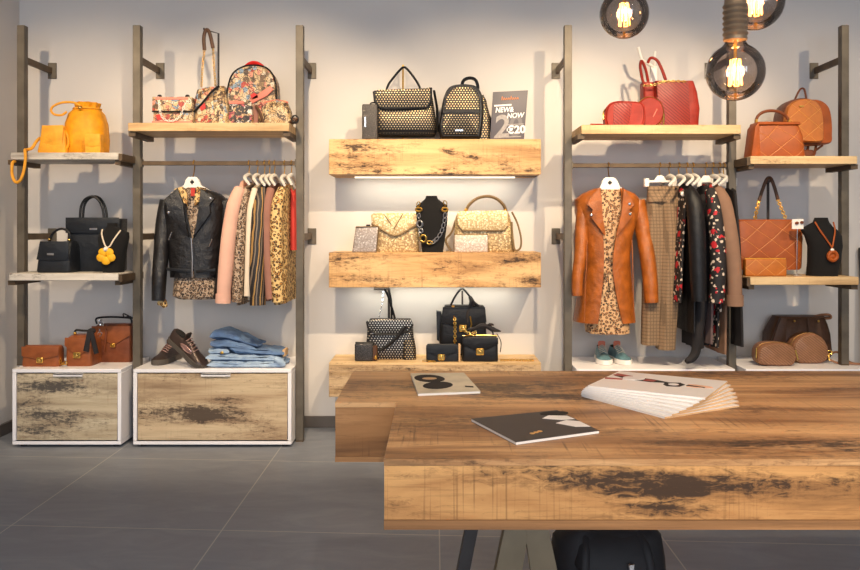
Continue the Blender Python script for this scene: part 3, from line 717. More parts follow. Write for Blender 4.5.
part(r, 'handle_ring', MB().ell(Q(75, 333.5, 12), 1.7).ell(Q(92.5, 334, 12), 1.5), M['brass'], 'brass handle rings')
sc = MB().ell((90, 4, 331.5), (4, 4, 3))
sc.prism([(88, 331), (93, 331.5), (91, 341), (89.5, 352), (84, 350.5), (86, 342)], -2.6, -1.2, .4).prism([(90.5, 331), (95, 332), (97.5, 343), (100, 352.5), (95.5, 354), (93, 343)], -3.6, -2.2, .4)
part(r, 'scarf', sc, M['blkc'], 'black scarf bow')
r = T('satchel', 'larger cognac satchel with silver chain and black handle, beside the upright', 'bag', 112, 4.38, z); b = base(r)
part(r, 'body', MB().bag([(b, 92, 131, 0, 24), (b - 2, 91.5, 131.5, -.5, 24.5), (333, 92, 131, 0, 24), (327, 93, 130, 3, 21), (325, 95, 128, 7, 17)], 8), M['tand'])
flap(r, [(92, 326), (130.8, 326), (131, 335), (116, 344), (112, 344), (92, 334)], -.5, M['tan'], 1); lock(r, 113.5, 345, -1.2, M['brass'], 2.4)
part(r, 'handle', MB().tube(smooth([Q(97, 324, 12), Q(96.5, 318.5, 12), Q(108, 317, 12), Q(124, 317.5, 12), Q(131, 319, 12), Q(131.5, 326, 12)], 5), 1.0, 8), M['blkm'])
part(r, 'bow', MB().tube(smooth([(125, 10, 317), (120, 9, 314.5), (121, 9, 318), (126, 10, 317.5), (131, 9, 320.5)], 4), .7, 6), M['blkc'], 'black ribbon')
links(r, smooth([(97.5, 6, 321), (100.5, 2, 325), (101, -1, 332), (99, -2.4, 338)], 2), 1.9, M['chrome'], 1, 'chain', None, 'silver chain')
part(r, 'strap', MB().tube(smooth([(104.5, 8, 325.5), (107, -1.2, 329), (106.5, -2, 340), (104.5, -2, 352)], 5), 1.1, 6), M['tand'])

# ================================================================== patterned bags on the second shelf
z = B1[1]
r = T('flap_bag', 'small printed flap bag with white chain, left end of its shelf', 'bag', 172, 4.2, z); b = base(r)
part(r, 'body', MB().bag([(b, 153, 192, 0, 16), (b - 2, 152.5, 192.5, -.5, 16.5), (108, 152.5, 192.5, 0, 16), (97.5, 153, 192, 3, 13), (96.2, 155, 190, 5, 11)], 8), M['graf'])
f = flap(r, [(152.8, 97), (192.2, 97), (192.4, 111), (152.6, 111)], -.6, M['graf'], 1.0)
part(r, 'trim', MB().box(156, 189, -2.2, -1.6, 97.5, 100, .2).box(152.6, 192.4, -2.2, -.6, b - 4, b - 1, .2), M['coral'], 'coral edging')
part(r, 'flap_edge', MB().tube([(152.6, -1.4, 111.5), (172, -2, 112), (192.4, -1.4, 111.5)], .8, 6), M['blkm'], 'dark flap edge', f)
part(r, 'red_patch', MB().prism([(156, 115), (163, 114), (165, 119.5), (158, 120)], -1.4, -.7), M['redp'], 'red printed patch')
links(r, smooth([(158, 0, 97), (160, -2.5, 103), (161, -3, 112), (165, -3.4, 119.5), (173, -3.6, 121.5), (180, -3.4, 118), (184, -3, 110), (187, 0, 98)], 4), 1.0, M['pearl'], 1, 'chain', None, 'white chain')
part(r, 'chain_ring', MB().ell((158, 5, 95.5), (2.3, 2, 1.8)).ell((186, 5, 95.5), (2.3, 2, 1.8)), M['blkm'], 'dark rings')
r = T('bucket_bag', 'printed bucket bag hung from a tall black stand by chain straps', 'bag', 210, 4.22, z); b = base(r)
part(r, 'body', MB().bag([(b, 194, 226, 0, 26), (b - 3, 193, 227, -1, 27), (108, 192.5, 227, 0, 26), (96, 192.5, 223, 4, 22), (88, 194, 220, 8, 18), (85, 204, 220, 10, 16)], 4), M['graf'])
part(r, 'side_panel', MB().bag([(b, 213, 228, -1, 25), (108, 212, 228.5, -1.4, 25), (92, 211, 224, 2, 22), (84.5, 213, 222, 8, 18)], 4), M['graf2'], 'finely speckled side')
part(r, 'drawcord', MB().tube(smooth([(194, 0, 112), (203, -1.4, 103), (212, -1, 92), (218, 4, 85.5)], 5), 1.2, 6), M['blk'])
part(r, 'red_patch', MB().prism([(200, 108), (205, 103), (206, 108), (202, 111)], -1.5, -.6), M['redp'], 'red printed patch')
part(r, 'strap', MB().tube(smooth([Q(204.5, 50, 9), Q(203.8, 38, 9), Q(206, 30, 9), Q(209.5, 33, 9), Q(213, 48, 10)], 5), 1.9, 8), M['brn'], 'dark brown strap')
for p in ([Q(204.5, 50, 9), Q(202.5, 68, 9), Q(201.5, 87, 9)], [Q(213, 48, 10), Q(214, 66, 10), Q(215.5, 86, 10)]):
    links(r, smooth(p, 9), 1.0, M['brass'], 1, 'chain', None, 'gold chain')
def stand(lab, px, d, z, pts, mat, r_=1.0, bx=(8, 10), px0=None):
    t = T('bag_stand', lab, 'bag stand', px, d, z); b = base(t)
    part(t, 'rod', MB().tube([Q(p[0], p[2], p[1]) for p in pts] + [Q(pts[-1][0], pts[-1][2], pts[-1][1])[:2] + (b - 1,)], r_, 8), mat)
    part(t, 'foot', MB().box(px - bx[0], px + bx[0], -bx[1] * .3, bx[1] * .7, b - 1, b, .3), mat); return t
stand('tall black hook stand behind the printed bucket bag', 219.5, 4.385, z, [(204, -22, 28), (204, -22, 29.5), (218.5, 0, 33.5)], M['anth'])
r = T('backpack', 'large printed backpack with red top loop', 'backpack', 253, 4.27, z, mid=10); b = base(r)
out = smooth([(230, b), (228.5, 108), (229.5, 88), (235, 73), (246, 66), (258, 65), (270, 68.5), (277, 80), (278.5, 100), (277, b)], 5)
part(r, 'body', MB().puff(out, 0, 26, .06), M['graf'])
part(r, 'piping', MB().tube([(x, 1.2, zz) for x, zz in out], .8, 6), M['blkm'], 'dark piping')
part(r, 'top_loop', MB().tube(smooth([(246, 6, 66.5), (252, 5, 62.5), (258, 5, 62.5), (264, 6, 66)], 5), 2.2, 8, flat=1.6), M['redp'], 'red loop')
part(r, 'pocket_flap', MB().prism([(252, 100), (273, 86), (276, 90), (270, 96), (255, 104)], -2.6, -.4, .5), M['coral'], 'coral diagonal edge')
part(r, 'red_patch', MB().prism([(253, 95.5), (257, 93), (260, 95), (261, 98), (255, 100)], -2.6, -.6), M['redp'], 'red printed patch')
r = T('pouch', 'black and white printed pouch leaning in front of the printed backpack', 'pouch', 240, 4.17, z); b = base(r)
part(r, 'body', MB().bag([(b, 228.5, 252, 0, 10), (b - 2, 228, 252.5, -.5, 10.5), (104, 229, 251.5, 0, 8), (102, 229.5, 251, 2, 6)], 8), M['grafb'])
part(r, 'trim', MB().box(229, 244, -1.2, 0, 101, 104, .2), M['coral'], 'coral top edge')
part(r, 'zip_pull', MB().box(252.5, 257.5, 3, 5, 104, b - .5, .6), M['mauve'])
r = T('makeup_bag', 'printed wide pouch with dark wrist strap, right end of its shelf', 'pouch', 276, 4.18, z); b = base(r)
part(r, 'body', MB().bag([(b, 260, 290.5, 0, 20), (b - 3, 259, 291, -1, 21), (110, 261, 289.5, 0, 19), (101, 265, 286, 6, 13), (99, 267, 284.5, 8, 11)], 5), M['graf2'])
part(r, 'zip', MB().tube([(263, 5, 101.5), (275, 9, 98.6), (287, 6, 101.5)], .8, 6), M['coral'], 'coral zip')
part(r, 'strap', MB().tube(smooth([(256, -1, 106), (259, -2, 110), (262, -3, 117), (264, -4, b - 1.5)], 4), 1.5, 6), M['brn'])
part(r, 'strap', MB().tube(smooth([(288, 10, b - 6), (293, 6, b - 7), (297, 0, b - 3), (296.5, -6, b - 1.4), (292, -8, b - 1.4), (294, -10, b - 3), (299, -10, b - 5)], 6), 1.4, 6), M['brn'])
part(r, 'buckle', MB().tube([(297 + 3.2 * math.cos(a), -11, b - 4 + 3.6 * math.sin(a)) for a in [2 * PI * i / 16 for i in range(16)]], .8, 6, True), M['blkm'])
# ================================================================== clothes
def hook_path(px, zr, d, top_py, dy):
    """hook over the rail (rail centre at y=YU): px coords at depth d"""
    U = d / K; cy = (YU + WALL - d) / U; zc = HY - (zr - CH) / U; R = .0155 / U
    pts = [(px, cy + R * math.sin(a), zc - R * math.cos(a)) for a in [math.radians(q) for q in range(-110, 131, 20)]]
    return pts[::-1][:0] + [(px, dy, top_py), (px, cy + (dy - cy) * .5 + R * .55, (top_py + zc) / 2 + R)] + pts[::-1]
def front_hanger(lab, px, d, zr, out, dy, mat, logo=None, hx=None):
    r = T('clothes_hanger', lab, 'hanger', px, d, zr, None, mid=12)
    part(r, 'arms', MB().prism(out, dy - 1.6, dy + 1.6, .6), mat)
    top = min(z for x, z in out)
    part(r, 'hook', MB().tube(hook_path(px, zr, d, top + 1, dy), .55, 6), M['brass'], 'brass hook')
    if logo: part(r, 'emblem', MB().ell((logo[0], dy - 1.7, logo[1]), (2.2, .35, 1.6), 10, 6).box(logo[0] - .5, logo[0] + .5, dy - 2.2, dy - 1.8, logo[1] - 2.4, logo[1] + 2.4), M['blkm'], 'dark emblem')
    return r
def zs(x): return x
# biker jacket
d = 4.2; ZJ = wz(302, d)
JK = [(188, 181, 204, 12, 186, 199), (193, 168, 217, 18, 184.5, 202), (199, 160.5, 223.5, 21, 185, 204), (206, 159, 224.5, 22, 187, 203), (225, 161, 223, 23, 191, 198), (239, 163, 222, 24, 193.6, 194.6), (258, 164.5, 221, 24, 194, 194.8), (273, 166, 219, 23, 193.5, 196), (278, 166.5, 218.5, 22, 193.2, 197.5)]
r = T('biker_jacket', 'black leather biker jacket with wide lapels hanging face on', 'jacket', 191, d, ZJ, mid=6)
part(r, 'body', MB().cshell(JK), M['blkj'])
part(r, 'sleeve', MB().tube(smooth([(164, 17, 200), (160.5, 15, 225), (159.5, 10, 255), (159, 6, 280), (158.5, 5, 301)], 6), [8, 8.2, 7.6, 7.2, 6.6], 14), M['blkj'])
part(r, 'sleeve', MB().tube(smooth([(221.5, 18, 200), (226, 17, 225), (226, 12, 255), (222, 8, 280), (219.5, 7, 300)], 6), [7.5, 7.6, 7.2, 7, 6.4], 14), M['blkj'])
part(r, 'lapel', MB().prism([(180, 188), (166, 200), (170.5, 206), (169, 213), (190.5, 237), (192, 238), (187.5, 220), (186, 203)], -3.2, -.6, .7), M['blkj'])
part(r, 'lapel', MB().prism([(203, 188), (217.5, 199), (211.5, 204.5), (213.5, 213), (196, 238), (199.5, 220), (202, 203)], -3.6, -.8, .7), M['blkj'])
part(r, 'zip', MB().tube([(193.2, -1, 238), (194.5, -1, 258), (194.2, -1, 277)], .7, 6), M['chrome'], 'silver zip')
st = MB()
for x, y_ in ((171.5, 212.5), (213.2, 198.6)): st.ell((x, -3.8, y_), (1.5, .8, 1.5), 10, 6)
part(r, 'snap', st, M['chrome'], 'silver snaps')
part(r, 'hem_belt', MB().prism([(168.4, 267.5), (193, 269.5), (193, 272.5), (168.4, 270.5)], -1.2, 1.4, .3).prism([(198, 270), (217.5, 268.5), (217.5, 271.5), (198, 273)], -1.2, 1.4, .3), M['blk'])
part(r, 'pocket_zip', MB().tube([(170, 1.2, 240), (174, -.9, 232)], .7, 6).tube([(214, .5, 239), (211, -.5, 247)], .7, 6), M['chrome'], 'silver pocket zips')
r = T('blouse', 'leopard print blouse showing under the black biker jacket', 'blouse', 192, d, ZJ, mid=6)
part(r, 'body', MB().bag([(187, 185, 201, 8, 22), (192, 178, 207, 6, 30), (205, 171, 213, 5, 36), (235, 172, 213, 4.5, 38), (275, 172, 213.5, 4.5, 38), (283, 171, 217, 3, 40), (297, 170, 219, 2, 41), (300, 176, 214, 4, 38)], 3, 48, wob=.02, wf=8), M['leog'])
part(r, 'collar', MB().prism([(184, 186.5), (176, 189), (178, 197), (184, 201), (189, 206), (188.5, 193)], -.5, 3.5, .5).prism([(199, 186.5), (207, 188), (205, 197), (201, 201), (196, 206), (196.5, 193)], -.5, 3.5, .5), M['leob'])
part(r, 'cuff', MB().tube(smooth([(160, 8, 301.8), (163, 7, 304), (165, 7, 308)], 3), [5, 4, 2], 10), M['leob'])
part(r, 'label_tag', MB().box(192, 196, 2, 4.2, 188, 196), M['redc'], 'red neck tag')
front_hanger('white hanger with dark emblem holding the black biker jacket', 192, d, ZRA, [(184, 185), (185, 179), (188, 176), (196, 176), (199, 179), (200.5, 185), (214, 191.5), (213, 193.5), (196, 189), (188, 189), (171, 194), (170, 192)], 14, M['wplast'], (192, 181.3))

# orange coat
d = 4.2; ZO = wz(330, d)
OK_ = [(188, 595, 624, 12, 600, 620), (193, 584, 637, 18, 599.5, 620.5), (199, 577, 643, 21, 599.5, 621), (212, 577.5, 643, 22, 600, 620.5), (235, 584, 636, 23, 602, 615), (256, 587, 633, 22, 603, 612), (272, 586, 634, 23, 602.5, 611.5), (300, 581, 637, 27, 600, 616), (324, 577.5, 640, 29, 597, 622)]
r = T('leather_coat', 'knee length orange brown leather coat with notched lapels hanging face on', 'coat', 608, d, ZO, mid=6)
part(r, 'body', MB().cshell(OK_), M['cog'])
part(r, 'sleeve', MB().tube(smooth([(585, 15, 200), (583, 12, 228), (580.5, 7, 255), (577, 4, 278), (576.5, 3, 296)], 6), [6.8, 7, 6.4, 5.8, 5.2], 14), M['cog'])
part(r, 'sleeve', MB().tube(smooth([(640, 18, 200), (645.5, 16, 228), (648.5, 10, 255), (650.5, 6, 282), (651.5, 5, 303)], 6), [8, 8.2, 7.8, 7.4, 7], 14), M['cog'])
part(r, 'lapel', MB().prism([(598, 187), (590, 196), (585, 205), (592, 209.5), (588, 216), (603, 236), (604, 234), (600.5, 214), (600, 200)], -3.2, -.6, .7), M['cog'])
part(r, 'lapel', MB().prism([(621, 187), (628, 197), (633, 206), (626, 209.5), (631, 216), (615, 237), (614, 234), (619.5, 214), (621, 200)], -3.4, -.8, .7), M['cog'])
st = MB()
for x, y_ in ((589.5, 215), (627.5, 204), (628, 214)): st.ell((x, -3.8, y_), (1.6, .8, 1.6), 10, 6)
part(r, 'snap', st, M['chrome'], 'silver snaps')
part(r, 'seam', MB().tube([(586, 1.8, 240), (585.5, .8, 262), (584, .4, 290), (583, -.4, 322)], .5, 5).tube([(631, 1.2, 240), (631.5, .6, 262), (632, .2, 290), (633, -.4, 322)], .5, 5), M['cog'])
r = T('dress', 'leopard print dress worn under the orange leather coat', 'dress', 610, d, ZO, mid=6)
part(r, 'body', MB().bag([(189, 600, 621, 8, 18), (194, 595, 626, 7, 28), (205, 588, 633, 4, 36), (235, 590, 629, 5, 38), (256, 592, 626, 6, 36), (268, 593, 625, 6, 36), (274, 593, 625, 5, 36), (300, 590, 630, 3, 44), (327, 589, 632, 2, 46), (335, 590, 632, 2, 46)], 3, 64, wob=.022, wf=9), M['leod'])
part(r, 'belt_tie', MB().ell((607, 2, 273), (3.6, 3, 3)).prism([(605, 274), (608, 274), (606, 290), (602, 296), (601.5, 288)], .5, 2.5, .4).prism([(607, 274), (610, 274), (612, 288), (609, 292)], .5, 2.5, .4), M['leod'])
front_hanger('white hanger with dark emblem holding the orange leather coat', 610, d, ZRB, [(600.5, 187), (602, 180), (605.5, 176.5), (614.5, 176.5), (618, 180), (620, 187), (634, 193), (633, 195), (616, 190), (604, 190), (587, 195), (586, 193)], 14, M['wplast'], (610, 182))

# ---- garments hanging side on
DR = WALL + YU      # 4.30: rail depth
def side_hanger(lab, px, zr, top_py, group=None):
    r = T('clothes_hanger', lab, 'hanger', px, DR, zr, group)
    U = DR / K; zc = HY - (zr - CH) / U
    part(r, 'arms', MB().tube(smooth([Q(px, top_py + 11, -36)[:1] + (-36, top_py + 11), (px, -18, top_py + 4), (px, 0, top_py), (px, 18, top_py + 4), (px, 36, top_py + 11)], 5), [1.3, 1.7, 2.2, 1.7, 1.3], 8), M['wplast'])
    R = .0155 / U
    pts = [(px, R * math.sin(a), zc - R * math.cos(a)) for a in [math.radians(q) for q in range(-120, 131, 20)]]
    part(r, 'hook', MB().tube([(px, 0, top_py), (px, 0, top_py - 3), (px, R * .9, zc + R * .9)] + pts[::-1], .5, 6), M['brass'], 'brass hook')
    return r
def side_body(rows, n=56, wob=.03, wf=7, ph=0):
    """rows: (py, x-left, x-right as seen at the front edge, half depth)"""
    m = MB(); rr = []
    for j, (z_, xl, xr, h) in enumerate(rows):
        if xl < CX: a = Q(xl, z_, -h)[0]; b_ = max(a + 5, min(a + 9, Q(xr, z_, h)[0]))
        else: b_ = Q(xr, z_, -h)[0]; a = min(b_ - 5, max(b_ - 9, Q(xl, z_, h)[0]))
        rg = ring(a, b_, -h, h, z_, 3.2, n)
        cx = (a + b_) / 2; t = j / (len(rows) - 1)
        rg = [(p[0] + (b_ - a) * wob * 4 * t * math.sin(wf * 2 * PI * p[1] / (2 * h + .01) / 2 + ph), p[1] * (1 + .0 * t), p[2] + (abs(p[1]) / max(h, 1)) ** 2 * (5 if j == 0 else 0)) for p in rg]
        rr.append(rg)
    return m.loft(rr)
def sleeve(path, rad, n=12): return MB().tube(smooth(path, 6), rad, n)
DRZ = wz(303, DR)
GL = 'clothes hung side on along the left rail'
def shirt(name, lab, cat, px, mat, body, slv=None, srad=(6, 6.5, 6, 5), cuff=None, extra=None, zb=None):
    r = T(name, lab, cat, px, DR, zb or DRZ)
    part(r, 'body', side_body(body, ph=px), mat)
    if slv:
        part(r, 'sleeve', sleeve([Q(*p) for p in slv], list(srad)), mat)
        if cuff:
            a, b_ = Q(*cuff[0]), Q(*cuff[1]); part(r, 'cuff', MB().tube([a, b_], cuff[2], 14), cuff[3] if len(cuff) > 3 else mat)
        # the sleeve on the far side
        part(r, 'sleeve', sleeve([(Q(*p)[0], -p[2] * .9 + 4, p[1]) for p in slv], [q * .8 for q in srad]), mat)
    return r
r = shirt('shirt', 'pale pink long sleeved shirt, first of the clothes right of the biker jacket', 'shirt', 244, M['pink'], [(184, 240, 246, 20), (190, 235, 246, 34), (215, 229, 244, 37), (260, 226, 243, 38), (298, 224, 241, 38)],
      [(240, 189, -34), (234, 205, -40), (229, 235, -43), (225.5, 270, -45), (223.5, 297, -45)], (5.5, 7, 7.2, 7, 6.4), ((223.4, 294, -45), (223, 303, -45), 7.2))
part(r, 'collar', MB().tube(smooth([Q(241, 188, -30), (245, -8, 183), (247, 8, 183), (247, 26, 187)], 4), 2.2, 8), M['pink'])
shirt('shirt', 'grey leopard print shirt between the pink shirt and the striped blouse', 'shirt', 252, M['leog'], [(182, 247, 254, 20), (190, 241, 255, 34), (215, 240, 253, 37), (260, 238, 251, 38), (302, 235, 250, 38)],
      [(247, 190, -32), (242, 210, -38), (240, 240, -40), (238, 275, -41), (237, 302, -41)], (4, 5, 5.4, 5.4, 5))
shirt('shirt', 'narrow cream shirt edge beside the striped blouse', 'shirt', 258, M['cream'], [(183, 254, 259, 20), (190, 250, 259, 34), (230, 248.5, 257, 37), (297, 246, 254, 37)],
      [(255, 189, -33), (251, 210, -39), (249.5, 245, -40), (247.5, 296, -40)], (3, 3.8, 4, 3.6))
r = shirt('blouse', 'black and gold striped blouse with its cuff hanging lowest', 'blouse', 266, M['strp'], [(183, 261, 268, 20), (190, 256, 269, 34), (230, 254, 267, 37), (297, 251, 266, 37)],
      [(263, 189, -33), (259, 210, -40), (257.5, 245, -43), (257, 280, -44), (257.5, 300, -44)], (4.5, 6.6, 7.2, 7.4, 6.6), ((257.6, 297, -44), (257.8, 305, -44), 7.4))
shirt('shirt', 'mauve brown shirt between striped blouse and gold leopard blouse', 'shirt', 275, M['mauve'], [(183, 270, 278, 20), (190, 265, 280, 34), (230, 264, 278, 37), (298, 264, 276, 37)],
      [(271, 189, -33), (267, 210, -39), (267, 245, -41), (269, 280, -41), (270, 299, -41)], (4, 5, 5.2, 5, 4.2))
shirt('blouse', 'gold leopard print blouse, last patterned top before the upright', 'blouse', 290, M['leob'], [(183, 282, 293, 20), (190, 276, 297, 36), (215, 274, 298, 40), (260, 273.5, 298, 42), (301, 272.5, 298, 43)],
      [(282, 189, -34), (277, 206, -40), (276, 240, -42), (277, 275, -42), (278, 302, -42)], (4, 5.6, 6, 6, 5.4))
shirt('top', 'red and black top squeezed in against the upright', 'top', 295, M['redc'], [(188, 290, 296, 6), (195, 290, 296, 9), (222, 290, 296, 10), (250, 290, 296, 10)])
for px, tp, lab in ((249, 175, 'white hanger of the pale pink shirt'), (257.5, 175, 'white hanger of the grey leopard shirt'), (264.5, 176, 'white hanger above the cream shirt edge'), (269.5, 175.5, 'white hanger of the striped blouse'), (274.5, 175.5, 'white hanger of the mauve shirt'), (284.5, 176, 'white hanger of the gold leopard blouse'), (291.5, 175, 'white hanger nearest the upright on the left rail')):
    side_hanger(lab, px, ZRA, tp, 'white hangers on the left rail')

# right rail
DRR = wz(348, DR)
def clip_hanger(lab, px, z_py, hx, group):
    r = T('clip_hanger', lab, 'hanger', px, DR, ZRB, group); U = DR / K; zc = HY - (ZRB - CH) / U; R = .0155 / U
    part(r, 'bar', MB().box(px - hx, px + hx, -1.4, 1.4, z_py - 1.2, z_py + 1.2, .4).prism([(px - 7, z_py), (px - 2.5, z_py - 6), (px + 2.5, z_py - 6), (px + 7, z_py)], -1.3, 1.3, .3), M['wplast'])
    for s in (-1, 1): part(r, 'clip', MB().box(px + s * hx * .86 - 2.4, px + s * hx * .86 + 2.4, -3, 3, z_py - 3, z_py + 5.5, .6), M['wplast'])
    pts = [(px, R * math.sin(a), zc - R * math.cos(a)) for a in [math.radians(q) for q in range(-120, 131, 20)]]
    part(r, 'hook', MB().tube([(px, 0, z_py - 5), (px, R * .9, zc + R * .9)] + pts[::-1], .5, 6), M['brass'], 'brass hook')
r = T('trousers', 'brown checked wide trousers hanging from a clip hanger', 'trousers', 661, DR, DRR)
def fold_leg(rows, n=48, wob=.05, wf=6, ph=0): return MB().bag(rows, 3, n, wob, wf, ph)
part(r, 'leg', fold_leg([(199, 646, 668, -10, 6), (230, 644.5, 664, -12, 8), (290, 642, 661, -12, 9), (344, 641, 658, -12, 9)], ph=1), M['plaid'])
part(r, 'leg', fold_leg([(199, 660, 678, -14, 4), (230, 660, 679, -16, 6), (290, 658, 676, -17, 7), (348, 655.5, 672, -17, 7)]), M['plaid'])
part(r, 'waist', fold_leg([(187, 647, 677.5, -9, 3), (192, 646.5, 678, -10, 4), (202, 646, 678.5, -14, 6)], wob=.02), M['plaid'])
part(r, 'waistband', fold_leg([(186.4, 646.8, 677.8, -9.6, 3.6), (190.6, 646.4, 678.2, -10.4, 4.4)], wob=.02), M['plaid'])
part(r, 'button', MB().ell((673, -10.5, 189), (1.2, .8, 1.2), 8, 6), M['blkm'])
clip_hanger('white clip hanger holding the checked trousers', 660, 181.5, 16, None)
BL = wz(348, DR)
r = shirt('blouse', 'dark floral blouse with white brooch, between the checked trousers and the black leather jacket', 'blouse', 683, M['flor'], [(186, 681, 688, 16), (195, 679, 689, 30), (240, 677, 686, 32), (300, 674, 683, 32)], zb=BL)
part(r, 'brooch', MB().ell(Q(683, 194, -31), (2.4, 1.2, 2.4)), M['pearl'], 'white brooch')
shirt('skirt', 'long black leather skirt reaching lowest left of the black trousers', 'skirt', 684, M['blk'], [(200, 678, 692, 26), (240, 676, 694, 32), (290, 674, 697, 34), (329, 672, 697, 36)], zb=BL)
shirt('dress', 'black cloth dress hem showing below the leather skirt', 'dress', 688, M['blkc'], [(210, 684, 698, 22), (300, 678, 705, 26), (345, 672, 706, 27)], zb=BL)
r = shirt('leather_jacket', 'black leather jacket hanging side on with a long shiny sleeve', 'jacket', 690, M['blk'], [(183, 686, 693, 20), (191, 685, 699, 36), (230, 686, 702, 38), (290, 689, 704, 38)],
      [(689, 190, -34), (694.5, 205, -41), (697, 235, -45), (698, 270, -46), (699, 301, -46)], (5.5, 8, 8.2, 7.8, 7), None, None, BL)
r = T('leggings', 'black leggings with one pointed foot hanging down to the cabinet top', 'leggings', 700, DR, BL)
part(r, 'leg', sleeve([Q(704, 195, -14), Q(706, 240, -22), Q(703, 290, -26), Q(698, 330, -27), Q(696, 350, -27), Q(692, 358, -28), Q(686, 361.5, -30)], [5, 6, 6.4, 5.4, 4.6, 4.2, 2.4]), M['blkc'])
part(r, 'leg', sleeve([Q(708, 195, 0), Q(711, 240, -6), Q(709, 290, -10), Q(706, 330, -10), Q(705, 345, -10)], [5, 6, 6, 5, 4]), M['blkc'])
part(r, 'waistband', MB().bag([(186, 699, 713, -16, 6), (196, 698, 714, -20, 8), (204, 699, 714, -20, 8)], 3), M['blkc'])
clip_hanger('white clip hanger above the black leggings', 706, 181.5, 8.5, None)
shirt('top', 'grey mauve top edge beside the dark floral shirt', 'top', 709, M['greyc'], [(188, 706, 712, 20), (240, 707, 714, 30), (300, 708, 715, 31), (340, 708, 714, 31)], zb=BL)
r = shirt('shirt', 'black shirt with red and white flowers on the right rail', 'shirt', 713, M['flor'], [(184, 708, 714, 20), (191, 708, 719, 34), (230, 710, 723, 38), (280, 711, 725, 39), (308, 709, 724, 39)],
      [(710, 190, -33), (714, 206, -40), (717, 235, -44), (718, 270, -45), (716.5, 303, -45)], (5, 7, 7.4, 7.6, 7), zb=BL)
part(r, 'red_trim', MB().tube([Q(711, 186, -20), Q(713, 192, -36)], 2, 8), M['redc'], 'red collar lining')
shirt('skirt', 'narrow floral skirt end hanging below the floral shirt', 'skirt', 715, M['flor'], [(240, 713, 721, 24), (300, 713, 721, 27), (344, 713, 720, 27)], zb=BL)
shirt('dress', 'plain taupe dress hem hanging below the brown shirt', 'dress', 721, M['btaupe'], [(200, 717, 725, 22), (280, 719, 729, 30), (350, 719.5, 728, 30)], zb=BL)
r = shirt('shirt', 'brown shirt with buttoned cuff, rightmost top on the right rail', 'shirt', 719, M['btaupe'], [(183, 715, 721, 20), (190, 715, 727, 34), (230, 719, 733, 37), (290, 721, 737, 38)],
      [(717, 189, -33), (724, 204, -40), (730, 235, -44), (734, 270, -46), (735, 297, -46)], (5, 7.4, 7.4, 7, 6.6), ((735, 295, -46), (735, 306, -46), 7.8), None, BL)
shirt('skirt', 'black pleated skirt at the right end of the rail beside the upright', 'skirt', 734, M['blkc'], [(188, 725, 738, 20), (240, 730, 742, 24), (300, 732, 744, 26), (343, 729, 745, 28)], zb=BL)
clip_hanger('white clip hanger holding the black pleated skirt beside the upright', 724, 181, 11.5, None)
for px, tp, lab in ((669.5, 176, 'white hanger of the dark floral blouse'), (679, 176, 'white hanger of the black leather skirt'), (687, 175.5, 'white hanger of the black leather jacket'), (693, 175.5, 'white hanger above the black dress hem'), (713, 176, 'white hanger of the red flowered shirt'), (719.5, 175.5, 'white hanger of the brown shirt')):
    side_hanger(lab, px, ZRB, tp, 'white hangers on the right rail')

# ================================================================== shoes and jeans
def shoe(name, lab, cat, loc, rot, mats, group=None, L=.265):
    up, so, la, li, tongue = mats
    r = E(name, lab, cat, loc, group, rot)
    def hw(t):   # heel t=0 (back, +y) to toe t=1 (front, -y)
        pts = [(0, .018), (.04, .029), (.15, .034), (.4, .033), (.7, .045), (.85, .042), (.95, .029), (1, .014)]
        for (a, p), (b_, q) in zip(pts, pts[1:]):
            if t <= b_: return p + (q - p) * (t - a) / (b_ - a)
        return .01
    Y = lambda t: L * (.5 - t)
    ts = [0, .02, .06, .12, .2, .3, .4, .5, .6, .7, .78, .85, .9, .95, .98, 1]
    def top(t):
        pts = [(0, .075), (.06, .088), (.15, .082), (.28, .074), (.42, .092), (.55, .078), (.7, .058), (.85, .046), (1, .030)]
        for (a, p), (b_, q) in zip(pts, pts[1:]):
            if t <= b_: return p + (q - p) * (t - a) / (b_ - a)
        return .03
    m = MB(); rr = []; n = 20
    for t in ts:
        w_, h = hw(t) * .96, top(t)
        rr.append([(w_ * sgnpow(math.cos(a), .75) * (1 - .28 * max(0, math.sin(a)) * (h > .05)), Y(t), .014 + (h - .014) * max(0, math.sin(a)) ** .8) for a in [2 * PI * i / n for i in range(n)]])
    m.loft(rr); mpart(r, 'upper', m, up, sharp=1.2)
    s = MB(); pl = [(hw(t), Y(t)) for t in ts]; out = pl + [(-a, b_) for a, b_ in pl[::-1]]
    s.loft([[(x * k, y * kk, z_) for x, y in out] for k, kk, z_ in ((.9, .97, 0), (1.04, 1.012, .004), (1.05, 1.015, .022), (1.02, 1.006, .029))])
    mpart(r, 'sole', s, so)
    mpart(r, 'opening', MB().ell((0, Y(.18), .081), (.021, .036, .007), 16, 8), li, 'dark opening')
    mpart(r, 'tongue', MB().prism([(-.019, .07), (.019, .07), (.021, .112), (.012, .118), (-.012, .118), (-.021, .112)], Y(.36) - .004, Y(.36) + .004, .002), tongue)
    lc = MB()
    for k, t in enumerate((.42, .48, .54, .60, .66)):
        w_ = .022; zt = top(t) + .002
        lc.tube([(-w_, Y(t), zt - .010), (0, Y(t + .015), zt + .003), (w_, Y(t), zt - .010)], .0028, 6)
    mpart(r, 'laces', lc, la); return r
def on_cab(px, py): # point of the cabinet top seen at px, py
    dd = (CH - CABH) * K / (py - HY); return (wx(px, dd), dd - WALL, CABH)
bm_ = (M['bronze'], M['rubber'], M['bronzes'], M['dark'], M['bronze'])
a = on_cab(164.5, 363)
shoe('sneaker', 'bronze sneaker standing flat, toe to the front, left of the jeans', 'shoe', (a[0], a[1] + .045, CABH), (0, 0, math.radians(-8)), bm_)
